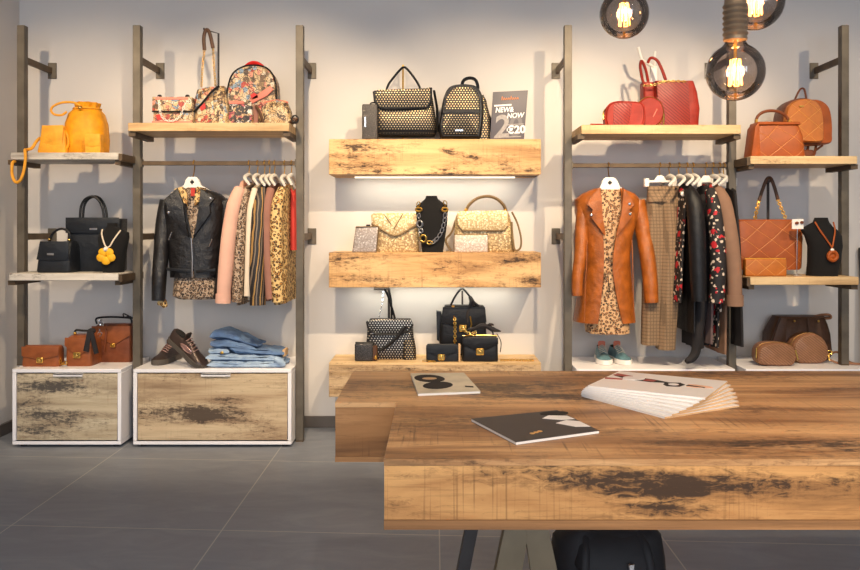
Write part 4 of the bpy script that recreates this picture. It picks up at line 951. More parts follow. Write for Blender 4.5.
s2 = shoe('sneaker', 'metallic bronze sneaker tilted against its pair with its side showing', 'shoe', (wx(187, 4.25), 4.25 - WALL, CABH + .060), (math.radians(33), math.radians(-8), math.radians(62)), bm_)
mpart(s2, 'side_panel', MB().ell((.031, .0, .052), (.006, .045, .018), 12, 8).v and MB().ell((-.031, .0, .052), (.006, .045, .018), 12, 8), M['bronzes'], 'shiny pink metallic side')
tl = (M['teal'], M['wrub'], M['lace'], M['dark'], M['salmon'])
for k, (px, lab) in enumerate(((605, 'teal sneaker with white sole, the left one under the orange coat'), (622, 'teal sneaker with white sole, the right one under the orange coat'))):
    a = on_cab(px, 365.5); shoe('sneaker', lab, 'shoe', (a[0] + .012, a[1] + .12, CABH), (0, 0, math.radians((-3, 8)[k])), tl).scale = (.94, .92, .92)

def jeans(lab, pile, mat, cat='jeans'):
    r = T('folded_jeans', lab, cat, 245, 4.2, 0)
    return r
def fold(root, name, top, bot, y0, y1, mat, seed):
    """a folded layer: upper and lower outline as (x, py) lists"""
    m = MB(); rr = []; rnd = random.Random(seed)
    N = 22; ys = [y0 + (y1 - y0) * i / 13 for i in range(14)]
    def at(L, x):
        for (a, p), (b_, q) in zip(L, L[1:]):
            if x <= b_: return p + (q - p) * (x - a) / (b_ - a)
        return L[-1][1]
    x0, x1 = top[0][0], top[-1][0]
    ph = [rnd.uniform(0, 6) for _ in range(6)]
    for j, y in enumerate(ys):
        e = (j / 13); ed = 1 - .5 * max(0, abs(e - .5) * 2 - .82) / .18
        rg = []
        for i in range(N): 
            x = x0 + (x1 - x0) * i / (N - 1); tz, bz = at(top, x), at(bot, x); c = (tz + bz) / 2; ee = 1 - .6 * max(0, abs(i / (N - 1) - .5) * 2 - .88) / .12
            rg.append((x + 1.2 * math.sin(y * .3 + ph[0]), y, c + (tz - c) * ed * ee + .55 * math.sin(x * .32 + ph[1] + y * .14) + .4 * math.sin(x * .71 + ph[2])))
        for i in range(N - 1, -1, -1):
            x = x0 + (x1 - x0) * i / (N - 1); tz, bz = at(top, x), at(bot, x); c = (tz + bz) / 2; ee = 1 - .6 * max(0, abs(i / (N - 1) - .5) * 2 - .88) / .12
            rg.append((x + 1.2 * math.sin(y * .3 + ph[0]), y, c + (bz - c) * ed * ee))
        rr.append(rg)
    m.loft(rr); return part(root, name, m, mat)
def jroot(lab, z_):
    return T('folded_jeans', lab, 'jeans', 245, 4.22, z_)
r = jroot('light blue folded jeans at the bottom of the pile on the wide cabinet', CABH); b = base(r)
fold(r, 'lower_layer', [(208, b - 6), (225, b - 6.4), (250, b - 6), (270, b - 6.6), (284, b - 5)], [(208, b), (284, b)], -4, 38, M['jean2'], 1)
fold(r, 'upper_layer', [(207, b - 13.5), (225, b - 13), (250, b - 12), (270, b - 11.6), (282, b - 10)], [(207, b - 6.4), (225, b - 6.7), (250, b - 6.4), (282, b - 6)], -2, 38, M['jean2'], 2)
fold(r, 'waistband', [(207, b - 18), (216, b - 18.5), (228, b - 18)], [(207, b - 13.2), (228, b - 13)], 0, 36, M['jean2'], 3)
part(r, 'hem_roll', MB().tube(smooth([(276, -3, b - 9), (281, -4, b - 6.5), (285, -3, b - 3)], 4), [3, 3.6, 2.4], 10), M['jean2'])
part(r, 'button', MB().ell((222.5, -2.2, b - 15), (1.8, .6, 1.4)), M['brass'], 'copper rivet')
r2 = jroot('dark blue folded jeans sloping on top of the pile on the wide cabinet', CABH)
fold(r2, 'lower_layer', [(209, b - 27), (225, b - 27), (240, b - 24.5), (255, b - 19), (270, b - 17.5), (283, b - 16)], [(209, b - 18.8), (228, b - 19), (232, b - 13.6), (250, b - 12.8), (283, b - 11)], 0, 36, M['jean'], 4)
fold(r2, 'upper_layer', [(210, b - 33.5), (216, b - 37.5), (224, b - 36.5), (236, b - 32), (250, b - 25), (258, b - 22)], [(210, b - 27.2), (225, b - 27.4), (240, b - 25), (258, b - 19.6)], 2, 35, M['jean'], 5)
part(r2, 'back_patch', MB().box(281.6, 284.4, 4, 20, b - 17, b - 10, .3), M['cork'], 'tan waist patch')
# ================================================================== centre: top shelf
z = 1.590
r = T('phone_pouch', 'small upright dark glittery pouch at the left end of the top shelf', 'pouch', 370, 4.33, z); b = base(r)
part(r, 'body', MB().box(362, 377.5, 0, 9, 104, b, 1.4, 3), M['studp'])
part(r, 'loop', MB().tube(smooth([(370, 4, 104), (371, 4, 102.4), (376, 4, 102.4), (377.2, 5, 106)], 4), .9, 6), M['blkm'])
part(r, 'label_plate', MB().box(364.5, 366, -.6, 0, 117, 127), M['chrome'], 'small silver plate')
zt = z + .028
r = T('handbag', 'black handbag with gold studs hanging from its stand on the top shelf', 'handbag', 405, 4.35, zt); b = base(r)
part(r, 'body', MB().bag([(b, 378, 434, 1, 25), (b - 2, 376, 436, -.5, 26), (118, 374.5, 436, -1, 26), (98, 374.5, 433, 1, 24), (90, 374.5, 431, 5, 20)], 6), M['studg'])
flap(r, [(374, 91), (380, 90), (426, 89), (430, 87.5), (431, 103), (427, 107.5), (386, 109), (379, 107), (374.5, 101)], -1, M['studg'], 1.6)
tr_ = MB().tube([(374, -2.6, 92), (375, -2.8, 101), (379.5, -2.8, 107.4), (386, -2.8, 109.4), (427, -2.8, 107.9), (431, -2.6, 103), (431, -2, 88)], 1.2, 8)
part(r, 'flap_edge', tr_, M['blk'])
part(r, 'base_trim', MB().bag([(b + .2, 377.6, 434.4, .6, 25.4), (b - 4.5, 375, 437, -1.4, 27)], 6), M['blk'])
part(r, 'side_strap', MB().tube([(434, 3, 90), (437.2, 3, 108), (437.6, 3, b - 3)], 1.3, 8, flat=2), M['blk'])
part(r, 'handle', MB().tube(smooth([(385, 12, 90), (388, 12, 82), (394, 12, 74), (400, 12, 67), (403, 12, 65), (406, 12, 66), (412, 12, 73), (418, 12, 82), (421, 12, 90)], 4), 1.2, 8), M['blk'])
stand('thin brass T stand carrying the gold studded black handbag', 403, 4.35 + 29 * 4.35 / K, z, [(403, -30, 65.5), (403, 0, 65.5)], M['brass'], .9, (20, 14))
r = T('backpack', 'black backpack covered in small gold studs on the top shelf', 'backpack', 464, 4.33, z); b = base(r)
out = smooth([(441, b), (438.5, b - 10), (440, 118), (443, 99), (447.5, 88), (455, 84), (468, 83.5), (477, 86), (483, 96), (484, 118), (481, b)], 5)
part(r, 'body', MB().puff(out, -1, 27, .10), M['blk'])
of = smooth([(443, b - 4), (441.5, b - 12), (443, 118), (446, 100), (450, 91), (456, 87), (468, 86.5), (475, 90), (479.5, 99), (480, 118), (478, b - 4)], 5)
part(r, 'front_panel', MB().puff(of, -3, 6, .06), M['studf'])
part(r, 'side_panel', MB().bag([(b - 1, 477, 490.5, 2, 22), (118, 479, 490, 2, 22), (100, 480, 487, 3, 20), (94, 480, 484, 6, 16)], 5), M['studf'])
part(r, 'zip_band', MB().box(442.5, 480, -3.8, -2, 110.5, 113.8, .5), M['blk'])
part(r, 'nameplate', MB().box(455, 463, -4, -2.5, 130, 131.6, .2), M['chrome'], 'silver nameplate')
part(r, 'top_handle', MB().tube(smooth([(462, 8, 85), (464, 8, 79), (470, 8, 76.5), (476, 9, 78.5), (478.5, 11, 85), (478, 12, 89)], 5), 1.7, 8), M['blk'])
part(r, 'shoulder_strap', MB().tube(smooth([(483, 20, 92), (489, 21, 110), (491.5, 21, 120), (488, 20, b - 2)], 5), 1.8, 8), M['blk'])
r = T('price_sign', 'grey leaning counter sign reading NEW AND NOW and EURO 20', 'sign', 508, 4.335, z, rz=0); b = base(r)
part(r, 'card', MB().prism([(490, b), (493, 92), (528, 90.2), (524, b)], 0, 1.6, .2), M['sign'])
def text(root, s, px, py, h, mat, y=-.12, shear=0, sx=1, off=0.0, slope=0, name='lettering', rot=0):
    cu = bpy.data.curves.new('txt', 'FONT'); cu.body = s; cu.size = 1; cu.offset = off; cu.extrude = .012; cu.shear = shear
    o = bpy.data.objects.new('txt', cu); COL.objects.link(o); bpy.context.view_layer.update()
    me = o.evaluated_get(bpy.context.evaluated_depsgraph_get()).to_mesh()
    V = [v.co.copy() for v in me.vertices]; F = [tuple(p.vertices) for p in me.polygons]
    o.to_mesh_clear() if False else None
    bpy.data.objects.remove(o); bpy.data.curves.remove(cu)
    hh = h / .70; c, s_ = math.cos(rot), math.sin(rot)
    return part(root, name, MB().add([(px + (v.x * sx * c - v.y * s_) * hh, y - v.z * 8 - .1, py - (v.x * sx * s_ + v.y * c) * hh - slope * v.x * sx * hh) for v in V], F), mat, kind=None)
sl = .05
part(r, 'small_line', MB().prism([(494.2, 105.0), (511.5, 104.0), (511.5, 105.6), (494.2, 106.6)], -.3, .1), M['signw'], 'white rule')
sw = MB()
for k in range(8): sw.tube(smooth([(501.5 + k * 2.2, -.1, 100.2 - k * .1), (502.3 + k * 2.2, -.1, 98 - k * .1 - (1.6 if k in (0, 4) else 0)), (503.2 + k * 2.2, -.1, 100.1 - k * .1)], 3), .42, 5)
part(r, 'script_line', sw, M['signo'], 'orange script')
text(r, '2', 493.5, 137.5, 22, M['signg'], -.02, .1, 1.0, .02, sl)
text(r, '0', 508, 136, 20, M['signk'], -.02, .1, .95, .02, sl)
text(r, 'NEW&', 495.2, 112.6, 5.0, M['signw'], -.3, .18, .86, .03, sl)
text(r, 'NOW', 506.8, 118.2, 4.8, M['signw'], -.3, .18, .92, .03, sl)
text(r, '€20', 506.8, 133.6, 7.4, M['signw'], -.3, 0, 1.06, .035, sl)
part(r, 'small_line', MB().prism([(507.5, 124.4), (523.5, 123.4), (523.5, 124.4), (507.5, 125.4)], -.3, .1).prism([(506.5, 136.6), (521, 135.9), (521, 136.9), (506.5, 137.6)], -.3, .1), M['signg'], 'pale small print line')
part(r, 'easel_back', MB().prism([(503, b), (505, 104), (513, 104), (515, b)], 1.7, 3.0).prism([(507, b), (507, 112), (511, 112), (511, b)], 3, 14), M['sign'])

# ---- middle shelf
z = .9913
r = T('pouch', 'silver glitter pouch leaning at the left of the gold clutch', 'pouch', 365, 4.33, z); b = base(r)
part(r, 'body', MB().prism([(352, b), (355.5, 227), (378.5, 226), (376.5, b)], 0, 8, 1.6, 3), M['silvl'])
part(r, 'zip_pull', MB().box(366, 370, 1, 4, 224.4, 227, .5), M['blkm'], 'black zip pull')
part(r, 'edge', MB().tube([(376.8, -.2, b - 1), (379, -.2, 226.5), (356, -.2, 227)], .7, 6), M['taupe'])
r = T('clutch_bag', 'pale gold textured envelope clutch with pointed flap', 'clutch', 394, 4.38, z); b = base(r)
part(r, 'body', MB().bag([(b, 373, 418.5, 0, 15), (b - 2, 372, 419, -.5, 15.5), (225, 371.5, 418, 0, 15), (215, 371.5, 417, 2, 13), (213.2, 373, 415, 4, 11)], 7), M['goldl'])
fl_ = [(371, 214.5), (378, 213), (416, 212.8), (417.5, 214), (417, 224), (399, 234.5), (394.5, 235.6), (390, 234.5), (372, 223)]
flap(r, fl_, -.6, M['goldf'], 1.2)
part(r, 'flap_edge', MB().tube([(371.5, -2, 223.5), (389, -2.4, 234), (394.5, -2.4, 236), (400, -2.4, 234.6), (417.4, -2, 224.5)], 1.0, 8), M['taupe'])
part(r, 'stitched_line', MB().tube([(384, -2.2, 214), (391, -2.4, 224)], .5, 5).tube([(403, -2.2, 214), (394, -2.4, 229)], .5, 5), M['taupe'])
r, b = bust('black velvet bust wearing the big link gold and silver chain necklace', [(251, 422, 443, 0, 20), (240, 420.5, 445, -.5, 19), (222, 417, 447.5, -.5, 18), (210, 415.5, 448, 0, 16), (205, 416, 447.5, 3, 15), (202, 421, 442.5, 5, 15), (198.5, 425, 438, 6, 14), (195.5, 426, 437, 6, 14)], 432, 4.33, z)
r = T('necklace', 'chunky gold and silver link necklace on black bust of the middle shelf', 'necklace', 432, 4.33, z, mid=8)
def oval(m, c, rx, rz_, t, rot=0): 
    return m.tube([(c[0] + rx * math.cos(a) * math.cos(rot) - rz_ * math.sin(a) * math.sin(rot), c[1], c[2] + rx * math.cos(a) * math.sin(rot) + rz_ * math.sin(a) * math.cos(rot)) for a in [2 * PI * i / 16 for i in range(16)]], t, 6, True)
g_, s_, p_ = MB(), MB(), MB()
for c, rr_ in (((418.3, 1, 204), .3), ((445.2, 1, 203), -.3)): oval(g_, (c[0], 2.5, c[2]), 1.6, 2.4, .6, rr_)
for c in ((418.7, -1.6, 209.6), (444.8, -1.6, 209.6)): oval(p_, c, 3.0, 1.8, 1.0)
oval(s_, (419, -1.8, 216), 1.3, 2.4, .6); oval(s_, (419.8, -2.2, 224), 2.6, 3.2, 1.1); oval(s_, (421, -2.4, 231), 1.8, 2, .9)
oval(g_, (423.2, -2.6, 238.6), 3.0, 3.4, 1.2); oval(g_, (429.5, -2.6, 242.6), 2.8, 1.6, .8)
for c, q in (((445, -1.8, 215.5), .1), ((444.6, -1.8, 220.3), .15), ((443.4, -2, 225.5), .25), ((442, -2.2, 230.5), .35), ((439.8, -2.4, 235), .6), ((436.4, -2.6, 239.3), .8), ((433.4, -2.6, 241.8), 1.1)): oval(s_, c, 1.5, 2.9, .6, q)
part(r, 'link', g_, M['gold'], 'gold link'); part(r, 'link', s_, M['chrome'], 'silver link'); part(r, 'link', p_, M['brass'], 'amber gold bead')
r = T('handbag', 'pale gold flap handbag with arched taupe handle', 'handbag', 487, 4.36, z); b = base(r)
part(r, 'body', MB().bag([(b, 455, 515, 0, 30), (b - 2, 454, 516, -1, 31), (232, 454.5, 514, 0, 30), (217, 456, 511, 3, 27), (211, 459, 509, 8, 22)], 7), M['goldl'])
flap(r, [(457, 213), (461, 211), (505, 210.5), (508, 212), (507.5, 226), (504, 230), (463, 230), (458, 227)], -.8, M['goldf'], 1.8)
part(r, 'flap_edge', MB().tube([(457.6, -2.4, 225), (462.5, -2.8, 230.4), (504, -2.8, 230.4), (508, -2.4, 226)], .9, 8), M['taupe'])
part(r, 'handle', MB().tube(smooth([Q(466, 211, 15), Q(469, 205, 15), Q(477, 198.5, 15), Q(487, 196.3, 15), Q(496, 198.5, 15), Q(503, 204.5, 15), Q(506, 211, 15)], 6), 1.7, 10, flat=1.8), M['taupe'])
part(r, 'handle_ring', MB().ell(Q(466, 210, 13), 1.8).ell(Q(505.6, 210, 13), 1.5), M['brass'], 'brass handle rings')
part(r, 'strap', MB().tube(smooth([(513, 10, 212), (518, 4, 224), (521, 0, 238), (520, -2, 248), (515, -2, 250), (512.5, -1, 240), (512, 3, 222)], 6), 1.1, 6), M['taupe'])
part(r, 'strap', MB().tube(smooth([(456, 14, 220), (452, 12, 232), (447, 10, 238), (446, 8, 242), (451, 6, b - 1.4)], 6), 1.2, 6), M['taupe'])
r = T('wallet', 'pale pink textured wallet standing in front of the gold handbag', 'wallet', 471, 4.325, z); b = base(r)
part(r, 'body', MB().box(454.3, 488, 0, 5.6, 235, b, 1.2, 3), M['palel'])
part(r, 'zip', MB().tube([(455, 2.8, 234.6), (488, 2.8, 234.8), (488.6, 2.8, b - 2)], .6, 6), M['taupe'])

# ---- low shelf
z = .4095
r = T('messenger_bag', 'black bag with silver studs and pointed flap hung on a T stand', 'bag', 389, 4.42, z); b = base(r)
part(r, 'body', MB().bag([(b, 366, 412, 0, 24), (b - 3, 364.5, 414, -1, 25), (340, 366, 413.5, 0, 24), (325, 367, 412.5, 3, 21), (320, 369, 410.5, 6, 18)], 6), M['studb'])
flap(r, [(367, 320.5), (411.5, 319.5), (412.5, 324), (409, 330), (399, 334), (374, 333.5), (368, 327)], -.6, M['studs'], 1.6)
part(r, 'flap_edge', MB().tube([(367, -2.4, 321), (368.4, -2.6, 327.6), (374.5, -2.8, 333.8), (399, -2.8, 334.4), (409.4, -2.6, 330.4), (412.8, -2.4, 324)], 1.1, 8), M['blk'])
part(r, 'cross_strap', MB().tube(smooth([(406, -2.6, 326), (397, -3.4, 337), (388, -3, 345), (380, -3, 350)], 5), 1.6, 8), M['blk'])
part(r, 'side_pocket', MB().bag([(b, 403, 416, -3, 16), (350, 402.5, 416, -3, 17), (340, 403.5, 414, -2, 16)], 5), M['studg'])
part(r, 'strap', MB().tube(smooth([(384, 10, 289.5), (388, 10, 298), (391, 11, 308), (394.5, 11, 320)], 4), 1.3, 6).tube(smooth([(388, 14, 290), (390.5, 13, 302), (391, 13, 320)], 4), 1.1, 6), M['blk'])
links(r, smooth([(382.5, 12, 292), (381.5, 11, 304), (378.5, 11, 318)], 6), .8, M['chrome'], 1, 'chain', None, 'silver chain')
part(r, 'stud', MB().ell((373, -3, 333), (1.2, .8, 1.2), 8, 6), M['chrome'], 'silver snap')
stand('dark T stand carrying the silver studded bag on the low shelf', 389, 4.555, z, [(374, -4, 288.6), (389, 0, 288.6), (389, 0, 289)], M['anth'], 1.3)
r = T('coin_purse', 'small black glittery zip purse in front of the silver studded bag', 'purse', 364, 4.35, z); b = base(r)
part(r, 'body', MB().box(354.5, 373, 0, 8, 343.5, b, 1.8, 3), M['studd'])
part(r, 'zip', MB().tube([(355, 4, 343), (373.2, 4, 343.2), (374, 4, b - 1.5)], .8, 6), M['blkm'])
part(r, 'side_wrap', MB().box(372.4, 377, 1, 8, 346, b - .6, .8), M['brn'])
part(r, 'tag', MB().ell((375.6, -.6, b - 4), (1.5, .6, 1.8), 8, 6), M['brass'], 'gold tag')
zt = z + .075
r = T('tote_bag', 'black structured tote hanging on a thin stand behind the black flap bags', 'bag', 463, 4.45, zt); b = base(r)
part(r, 'body', MB().bag([(b, 440, 486, 0, 22), (b - 2, 439, 487, -.6, 22.6), (325, 440, 486.5, 0, 22), (310, 443, 486, 2, 20), (306, 445, 484, 5, 17)], 7), M['blk'])
flap(r, [(443, 307), (485, 307), (486.5, 322), (466, 329), (462, 329), (441, 322)], -.4, M['blk'], 1)
part(r, 'side_wing', MB().prism([(436.3, 312), (441.5, 313), (442, b - 12), (440, b - 2), (436.8, b - 4), (436.8, 335)], 6, 18, .8), M['blkb'], 'bluish side gusset')
part(r, 'handle', MB().tube(smooth([(451, 10, 306), (455, 10, 298), (461, 10, 290), (464, 10, 290), (470, 10, 297), (477, 10, 306)], 5), 1.0, 8), M['blk'])
part(r, 'ribbon', MB().tube(smooth([(470, 6, 297), (472, 2, 303), (468, 0, 312), (467.5, -1.4, 322)], 4), [1.4, 3.0, 2.2, 1.2], 8).tube(smooth([(473, 6, 302), (480, 3, 308), (485, 1, 313)], 4), [1.4, 1.6, 1], 8), M['blkc'], 'black ribbon')
links(r, smooth([(453, 4, 306), (454.5, -1.5, 318), (455, -2, 330), (454.8, -2, 343)], 6), 1.3, M['brass'], 1, 'chain', None, 'gold chain')
lock(r, 463, 328, -1.2, None, 3.8)
part(r, 'snap_hook', MB().tube([(470, -1.8, 316), (471.4, -2, 324), (469.8, -2, 331)], .8, 6), M['brass'], 'gold snap hook')
stand('thin dark stand inside the black structured tote handle', 462.3, 4.578, z, [(462.3, -15, 291.5), (462.3, -6, 291.5)], M['anth'], .9, (9, 2))
r = T('wallet', 'small black flap wallet with gold clasp, left of the black flap bag', 'wallet', 442, 4.345, z); b = base(r)
part(r, 'body', MB().bag([(b, 426.5, 458, 0, 9), (b - 1.5, 426, 458.3, -.4, 9.4), (347, 426.3, 458, 0, 9), (344.5, 427.5, 457, 2, 7)], 8), M['blkb'])
flap(r, [(426.2, 345), (457.8, 344.6), (458, 352), (444, 356.5), (438, 356.5), (426, 351.5)], -.4, M['blkb'], .9); lock(r, 441.3, 357, -1, None, 3.4)
part(r, 'edge', MB().box(458.5, 460.5, .5, 9, 344.5, b - .3, .3), M['cork'], 'tan paper side')
links(r, [(423, -2, b - 1), (429, -4, b - 1), (435, -5, b - 1)], 1, M['brass'], 1, 'chain', None, 'gold chain')
r = T('flap_bag', 'black flap bag with gold clasp and black scarf on its handle', 'bag', 480, 4.345, z); b = base(r)
part(r, 'body', MB().bag([(b, 463, 498, 0, 14), (b - 1.5, 462.5, 498.3, -.4, 14.4), (341, 462.8, 498, 0, 14), (337, 464, 497, 3, 11)], 8), M['blk'])
flap(r, [(462.6, 338), (498, 337.5), (498.2, 344), (483.5, 351), (477, 351), (462.6, 344.5)], -.4, M['blk'], 1); lock(r, 480, 351.5, -1.1, None, 3.9)
part(r, 'edge', MB().tube([(463, 4, 336.4), (480, 5, 335.8), (497.5, 4, 336.2)], .7, 6), M['gold'], 'gilt top edge')
part(r, 'handle', MB().tube(smooth([(467, 7, 336), (469, 7, 330), (480, 7, 328), (491, 7, 330), (494, 7, 336)], 5), .9, 8), M['blkm'])
links(r, smooth([(463, 4, 329), (466, 2, 332), (471, 1, 334), (476, 2, 332)], 3), 1.3, M['gold'], 1, 'chain', None, 'gold chain loop')
part(r, 'scarf', MB().tube(smooth([(468, 4, 330.5), (475, 2, 328.5), (481, 1, 326), (487, 1, 326.5), (493, 1, 329.5), (501, 1, 331.5)], 5), [.8, 1.6, 2.6, 2.2, 2.6, .5], 8).tube(smooth([(486, 1, 327), (490, 0, 324.5), (494, 0, 325)], 4), [1, 1.6, .6], 8), M['blkc'], 'black scarf')
part(r, 'tag_cord', MB().tube(smooth([(497, 3, 334), (501, 0, 342), (500, -2, 352)], 4), .5, 5), M['blkm'])
links(r, smooth([(501, 4, b - .8), (512, 5, b - 1), (524, 3, b - 1), (534, 2, b - 1)], 8), 1.1, M['brass'], 1, 'chain', None, 'gold chain')
# ================================================================== right: red bags
z = R1[1]
r = T('belt_bag', 'red rounded rectangular camera bag with gold zip pull, left of the round red bag', 'bag', 627, 4.17, z); b = base(r)
out = smooth([(607, b - 2), (606, 113), (609.5, 104.5), (618, 101.5), (636, 102), (643.5, 105), (645, 114), (643, b - 2), (634, b), (616, b)], 5, True)
part(r, 'body', MB().puff(out, 0, 18, .08), M['red'])
part(r, 'chevron_panel', MB().prism([(614, 103), (632, 103.5), (629, b - 2), (613, b - 2)], -.5, 4, .5), M['redq'])
part(r, 'piping', MB().tube([(x, 2.0, zz) for x, zz in out], .7, 6, True), M['red'])
part(r, 'zip_pull', MB().tube(smooth([(607, 6, 108), (604, 2, 112), (603.5, 0, 119)], 4), .9, 6), M['gold'], 'gold zip pull')
part(r, 'strap', MB().tube(smooth([(607, 6, b - 2), (600, 2, b - 2), (594, -2, b - 1.4), (590, -4, b - 1.4)], 4), 1.3, 6, flat=.6), M['red'])
r = T('round_bag', 'red round bag edged in gold zip, leaning on the red tote', 'bag', 651, 4.21, z); b = base(r)
out = [(650.5 + 13.8 * math.cos(a), b - 15.6 + 15.4 * math.sin(a)) for a in [2 * PI * i / 36 for i in range(36)]]
part(r, 'body', MB().puff(out, 0, 13, .10), M['red'])
part(r, 'zip', MB().tube([(x, 3.4, zz) for x, zz in out], .75, 6, True), M['gold'], 'gold zip line')
part(r, 'zip_pull', MB().tube([(642.5, -1, 112), (641.8, -1.6, 120)], .9, 6).tube([(663.5, -1, 114), (663, -2, 125)], .9, 6), M['gold'], 'gold zip pulls')
part(r, 'stitch', MB().tube([(653, -.6, 117), (657, -.6, 109)], .5, 5), M['coral'])
r = T('tote_bag', 'large red tote with chevron stitched front and gold chain, on the right upper shelf', 'bag', 672, 4.28, z, mid=6); b = base(r)
part(r, 'body', MB().bag([(b, 654, 696, 0, 30), (b - 3, 652.5, 698, -1, 31), (108, 653, 699.5, -.5, 31), (92, 654, 697.5, 1, 30), (80, 654.5, 694, 3, 27)], 7), M['red'])
part(r, 'front_panel', MB().prism([(655, 82), (686, 81.5), (688, b - 3), (656, b - 3)], -1.8, 2, .5), M['redq'], 'chevron stitched front')
part(r, 'side_panel', MB().bag([(b - 1, 643, 656, 6, 26), (100, 644, 656, 6, 26), (80.5, 643.5, 655, 8, 24)], 5), M['red'])
for pts in ([Q(642, 84, 12), Q(639.5, 74, 12), Q(638.5, 66, 12), Q(640, 61, 12), Q(644, 70, 12), Q(646.5, 83, 14)], [Q(646, 63, 10), Q(649, 58, 8), Q(655, 60, 6), Q(659.5, 68, 4), Q(664, 80, 2)]):
    part(r, 'handle', MB().tube(smooth(pts, 5), 1.5, 8, flat=1.3), M['red'])
links(r, smooth([(642, 2, 85), (650, -1, 85.5), (660, -2.4, 82.5), (672, -2.6, 81.5), (684, -2.6, 82)], 5), 1.0, M['gold'], 1, 'chain', None, 'gold chain')
t = T('bag_stand', 'white pronged display stand holding up the red tote handles', 'bag stand', 652, 4.42, z); b = base(t)
part(t, 'post', MB().box(650, 657, -2, 2, 66, b, .8), M['wplast'])
part(t, 'prong', MB().tube([(637, -4, 48), (641, -2, 60), (646, -2, 63), (654, -1, 68)], 1.5, 8).tube([(654, 0, 68), (654, -4, 52)], 1.3, 8), M['wplast'])
part(t, 'foot', MB().box(642, 665, -6, 4, b - 1.2, b, .4), M['wplast'])

# orange bags
z = C1[1]
r = T('handbag', 'small orange quilted handbag with arched handle on the right upper shelf', 'handbag', 777, 4.17, z, mid=9); b = base(r)
part(r, 'body', MB().bag([(b, 750, 802, 0, 26), (b - 2, 748.5, 803, -.6, 26.5), (136, 752, 801, 0, 25), (122.5, 756, 797, 4, 21)], 7), M['org'])
part(r, 'side_panel', MB().prism([(747, b), (751, 127), (755, 122), (756.5, b)], -1.4, 20, .8), M['orgp'])
part(r, 'top_band', MB().box(754.5, 797.5, 1, 23, 121.5, 124.5, .8), M['orgp'])
part(r, 'handle', MB().tube(smooth([(757, 12, 123), (758, 12, 116), (763, 12, 111), (771, 12, 109), (780, 12, 110), (787, 12, 114), (790, 12, 119), (790, 12, 124)], 5), 1.5, 8), M['tand'])
part(r, 'handle_ring', MB().box(756, 758.4, 10, 14, 117.5, 123, .5).box(789, 791.4, 10, 14, 118, 124, .5), M['brass'], 'brass handle loops')
r = T('backpack', 'orange rounded quilted backpack with dark straps trailing on its shelf', 'backpack', 806, 4.27, z, mid=6); zb_ = b = base(r)
out = smooth([(785, 139), (781.5, 122), (784, 107), (791, 99.5), (801, 96.5), (812, 98), (819.5, 105), (822.5, 118), (823, 134), (821, 143), (803, 143.5), (790, 142)], 5, True)
part(r, 'body', MB().puff(out, 6, 30, .05), M['orgd'])
of = [(804 + (x - 804) * .93, 121 + (zz - 121) * .93) for x, zz in out]
part(r, 'front_panel', MB().puff(of, 0, 14, .06), M['org2'])
part(r, 'side_panel', MB().puff([(804 + (x - 804) * .96 + 13, 121 + (zz - 121) * .97) for x, zz in out], 10, 34, .06), M['orgp'])
part(r, 'bottom_band', MB().tube(smooth([(786, 9, 141), (803, 7, 144), (821, 9, 143)], 5), 1.6, 8), M['orgd'])
part(r, 'top_handle', MB().tube(smooth([(798, 14, 98), (802, 14, 89.5), (805, 14, 86), (808, 14, 87.5), (810, 14, 97)], 4), 1.0, 6), M['orgd'])
part(r, 'nameplate', MB().box(796, 801, -1.4, 0, 105.6, 107, .2), M['gold'], 'gold nameplate')
st = MB()
st.tube(smooth([(803, 12, 143), (806, 8, b - 4), (813, 2, b - 1.6), (822, -4, b - 1.4), (832, -4, b - 1.4), (838, 0, b - 1.6)], 6), 1.3, 6)
st.tube(smooth([(820, 14, 143), (815, 8, b - 5), (808, 2, b - 1.6), (802, -4, b - 1.6)], 6), 1.3, 6)
st.tube(smooth([(812, 14, 144), (808, 10, b - 4), (803, 4, b - 1.6)], 5), 1.3, 6).tube(smooth([(804, 20, 142), (812, 18, b - 6), (826, 12, 144)], 5), 1.1, 6)
part(r, 'shoulder_strap', st, M['orgd'])
part(r, 'stand_foot', MB().box(800, 815, 8, 24, b - 10, b, 1), M['orgd'])

z = C2[1]
zt = z + .028
r = T('tote_bag', 'large orange quilted tote hung by dark and gold straps from a stand', 'bag', 772, 4.27, zt); b = base(r)
part(r, 'body', MB().bag([(b, 740, 801, 0, 24), (b - 2, 738.5, 803, -.6, 24.6), (240, 738.5, 804.5, 0, 24), (220.5, 739, 804.5, 3, 21)], 8), M['org'])
part(r, 'top_edge', MB().box(739.5, 804, 3, 20, 219.4, 221.4, .6), M['orgp'])
part(r, 'strap', MB().tube(smooth([(763, 10, 200), (767, 10, 188), (771, 10, 178.5), (775, 10, 178), (779, 10, 188), (782, 10, 199)], 4), 1.8, 8), M['brn'], 'dark brown strap')
for p in ([(763, 10, 200), (760, 8, 209), (757, 6, 220)], [(782, 10, 199), (785, 8, 209), (788.5, 6, 219)]):
    links(r, smooth(p, 5), 1.5, M['brass'], 1, 'chain', None, 'gold chain'); links(r, smooth([(x + 1.6, y + 3, q) for x, y, q in p], 5), 1.3, M['brass'], 1, 'chain', None, 'gold chain')
stand('dark stand inside the straps of the large orange tote', 768, 4.27 + 28 * 4.27 / K + .01, z, [(772, -14, 179.5), (768, 0, 182), (768, 0, 184)], M['anth'], 1.4)
r = T('wallet', 'orange diamond stitched wallet standing in front of the orange tote', 'wallet', 766, 4.17, z); b = base(r)
part(r, 'body', MB().box(745.5, 787, 0, 8, 259, b, 1.4, 3), M['org2'])
part(r, 'zip', MB().tube([(746, 4, 258.8), (787, 4, 258.8), (787.8, 4, b - 1)], .7, 6), M['brass'], 'gold zip')
r = T('earring_card', 'white card with two brown stud earrings propped between orange tote and pendant bust', 'earring card', 798, 4.20, z); b = base(r)
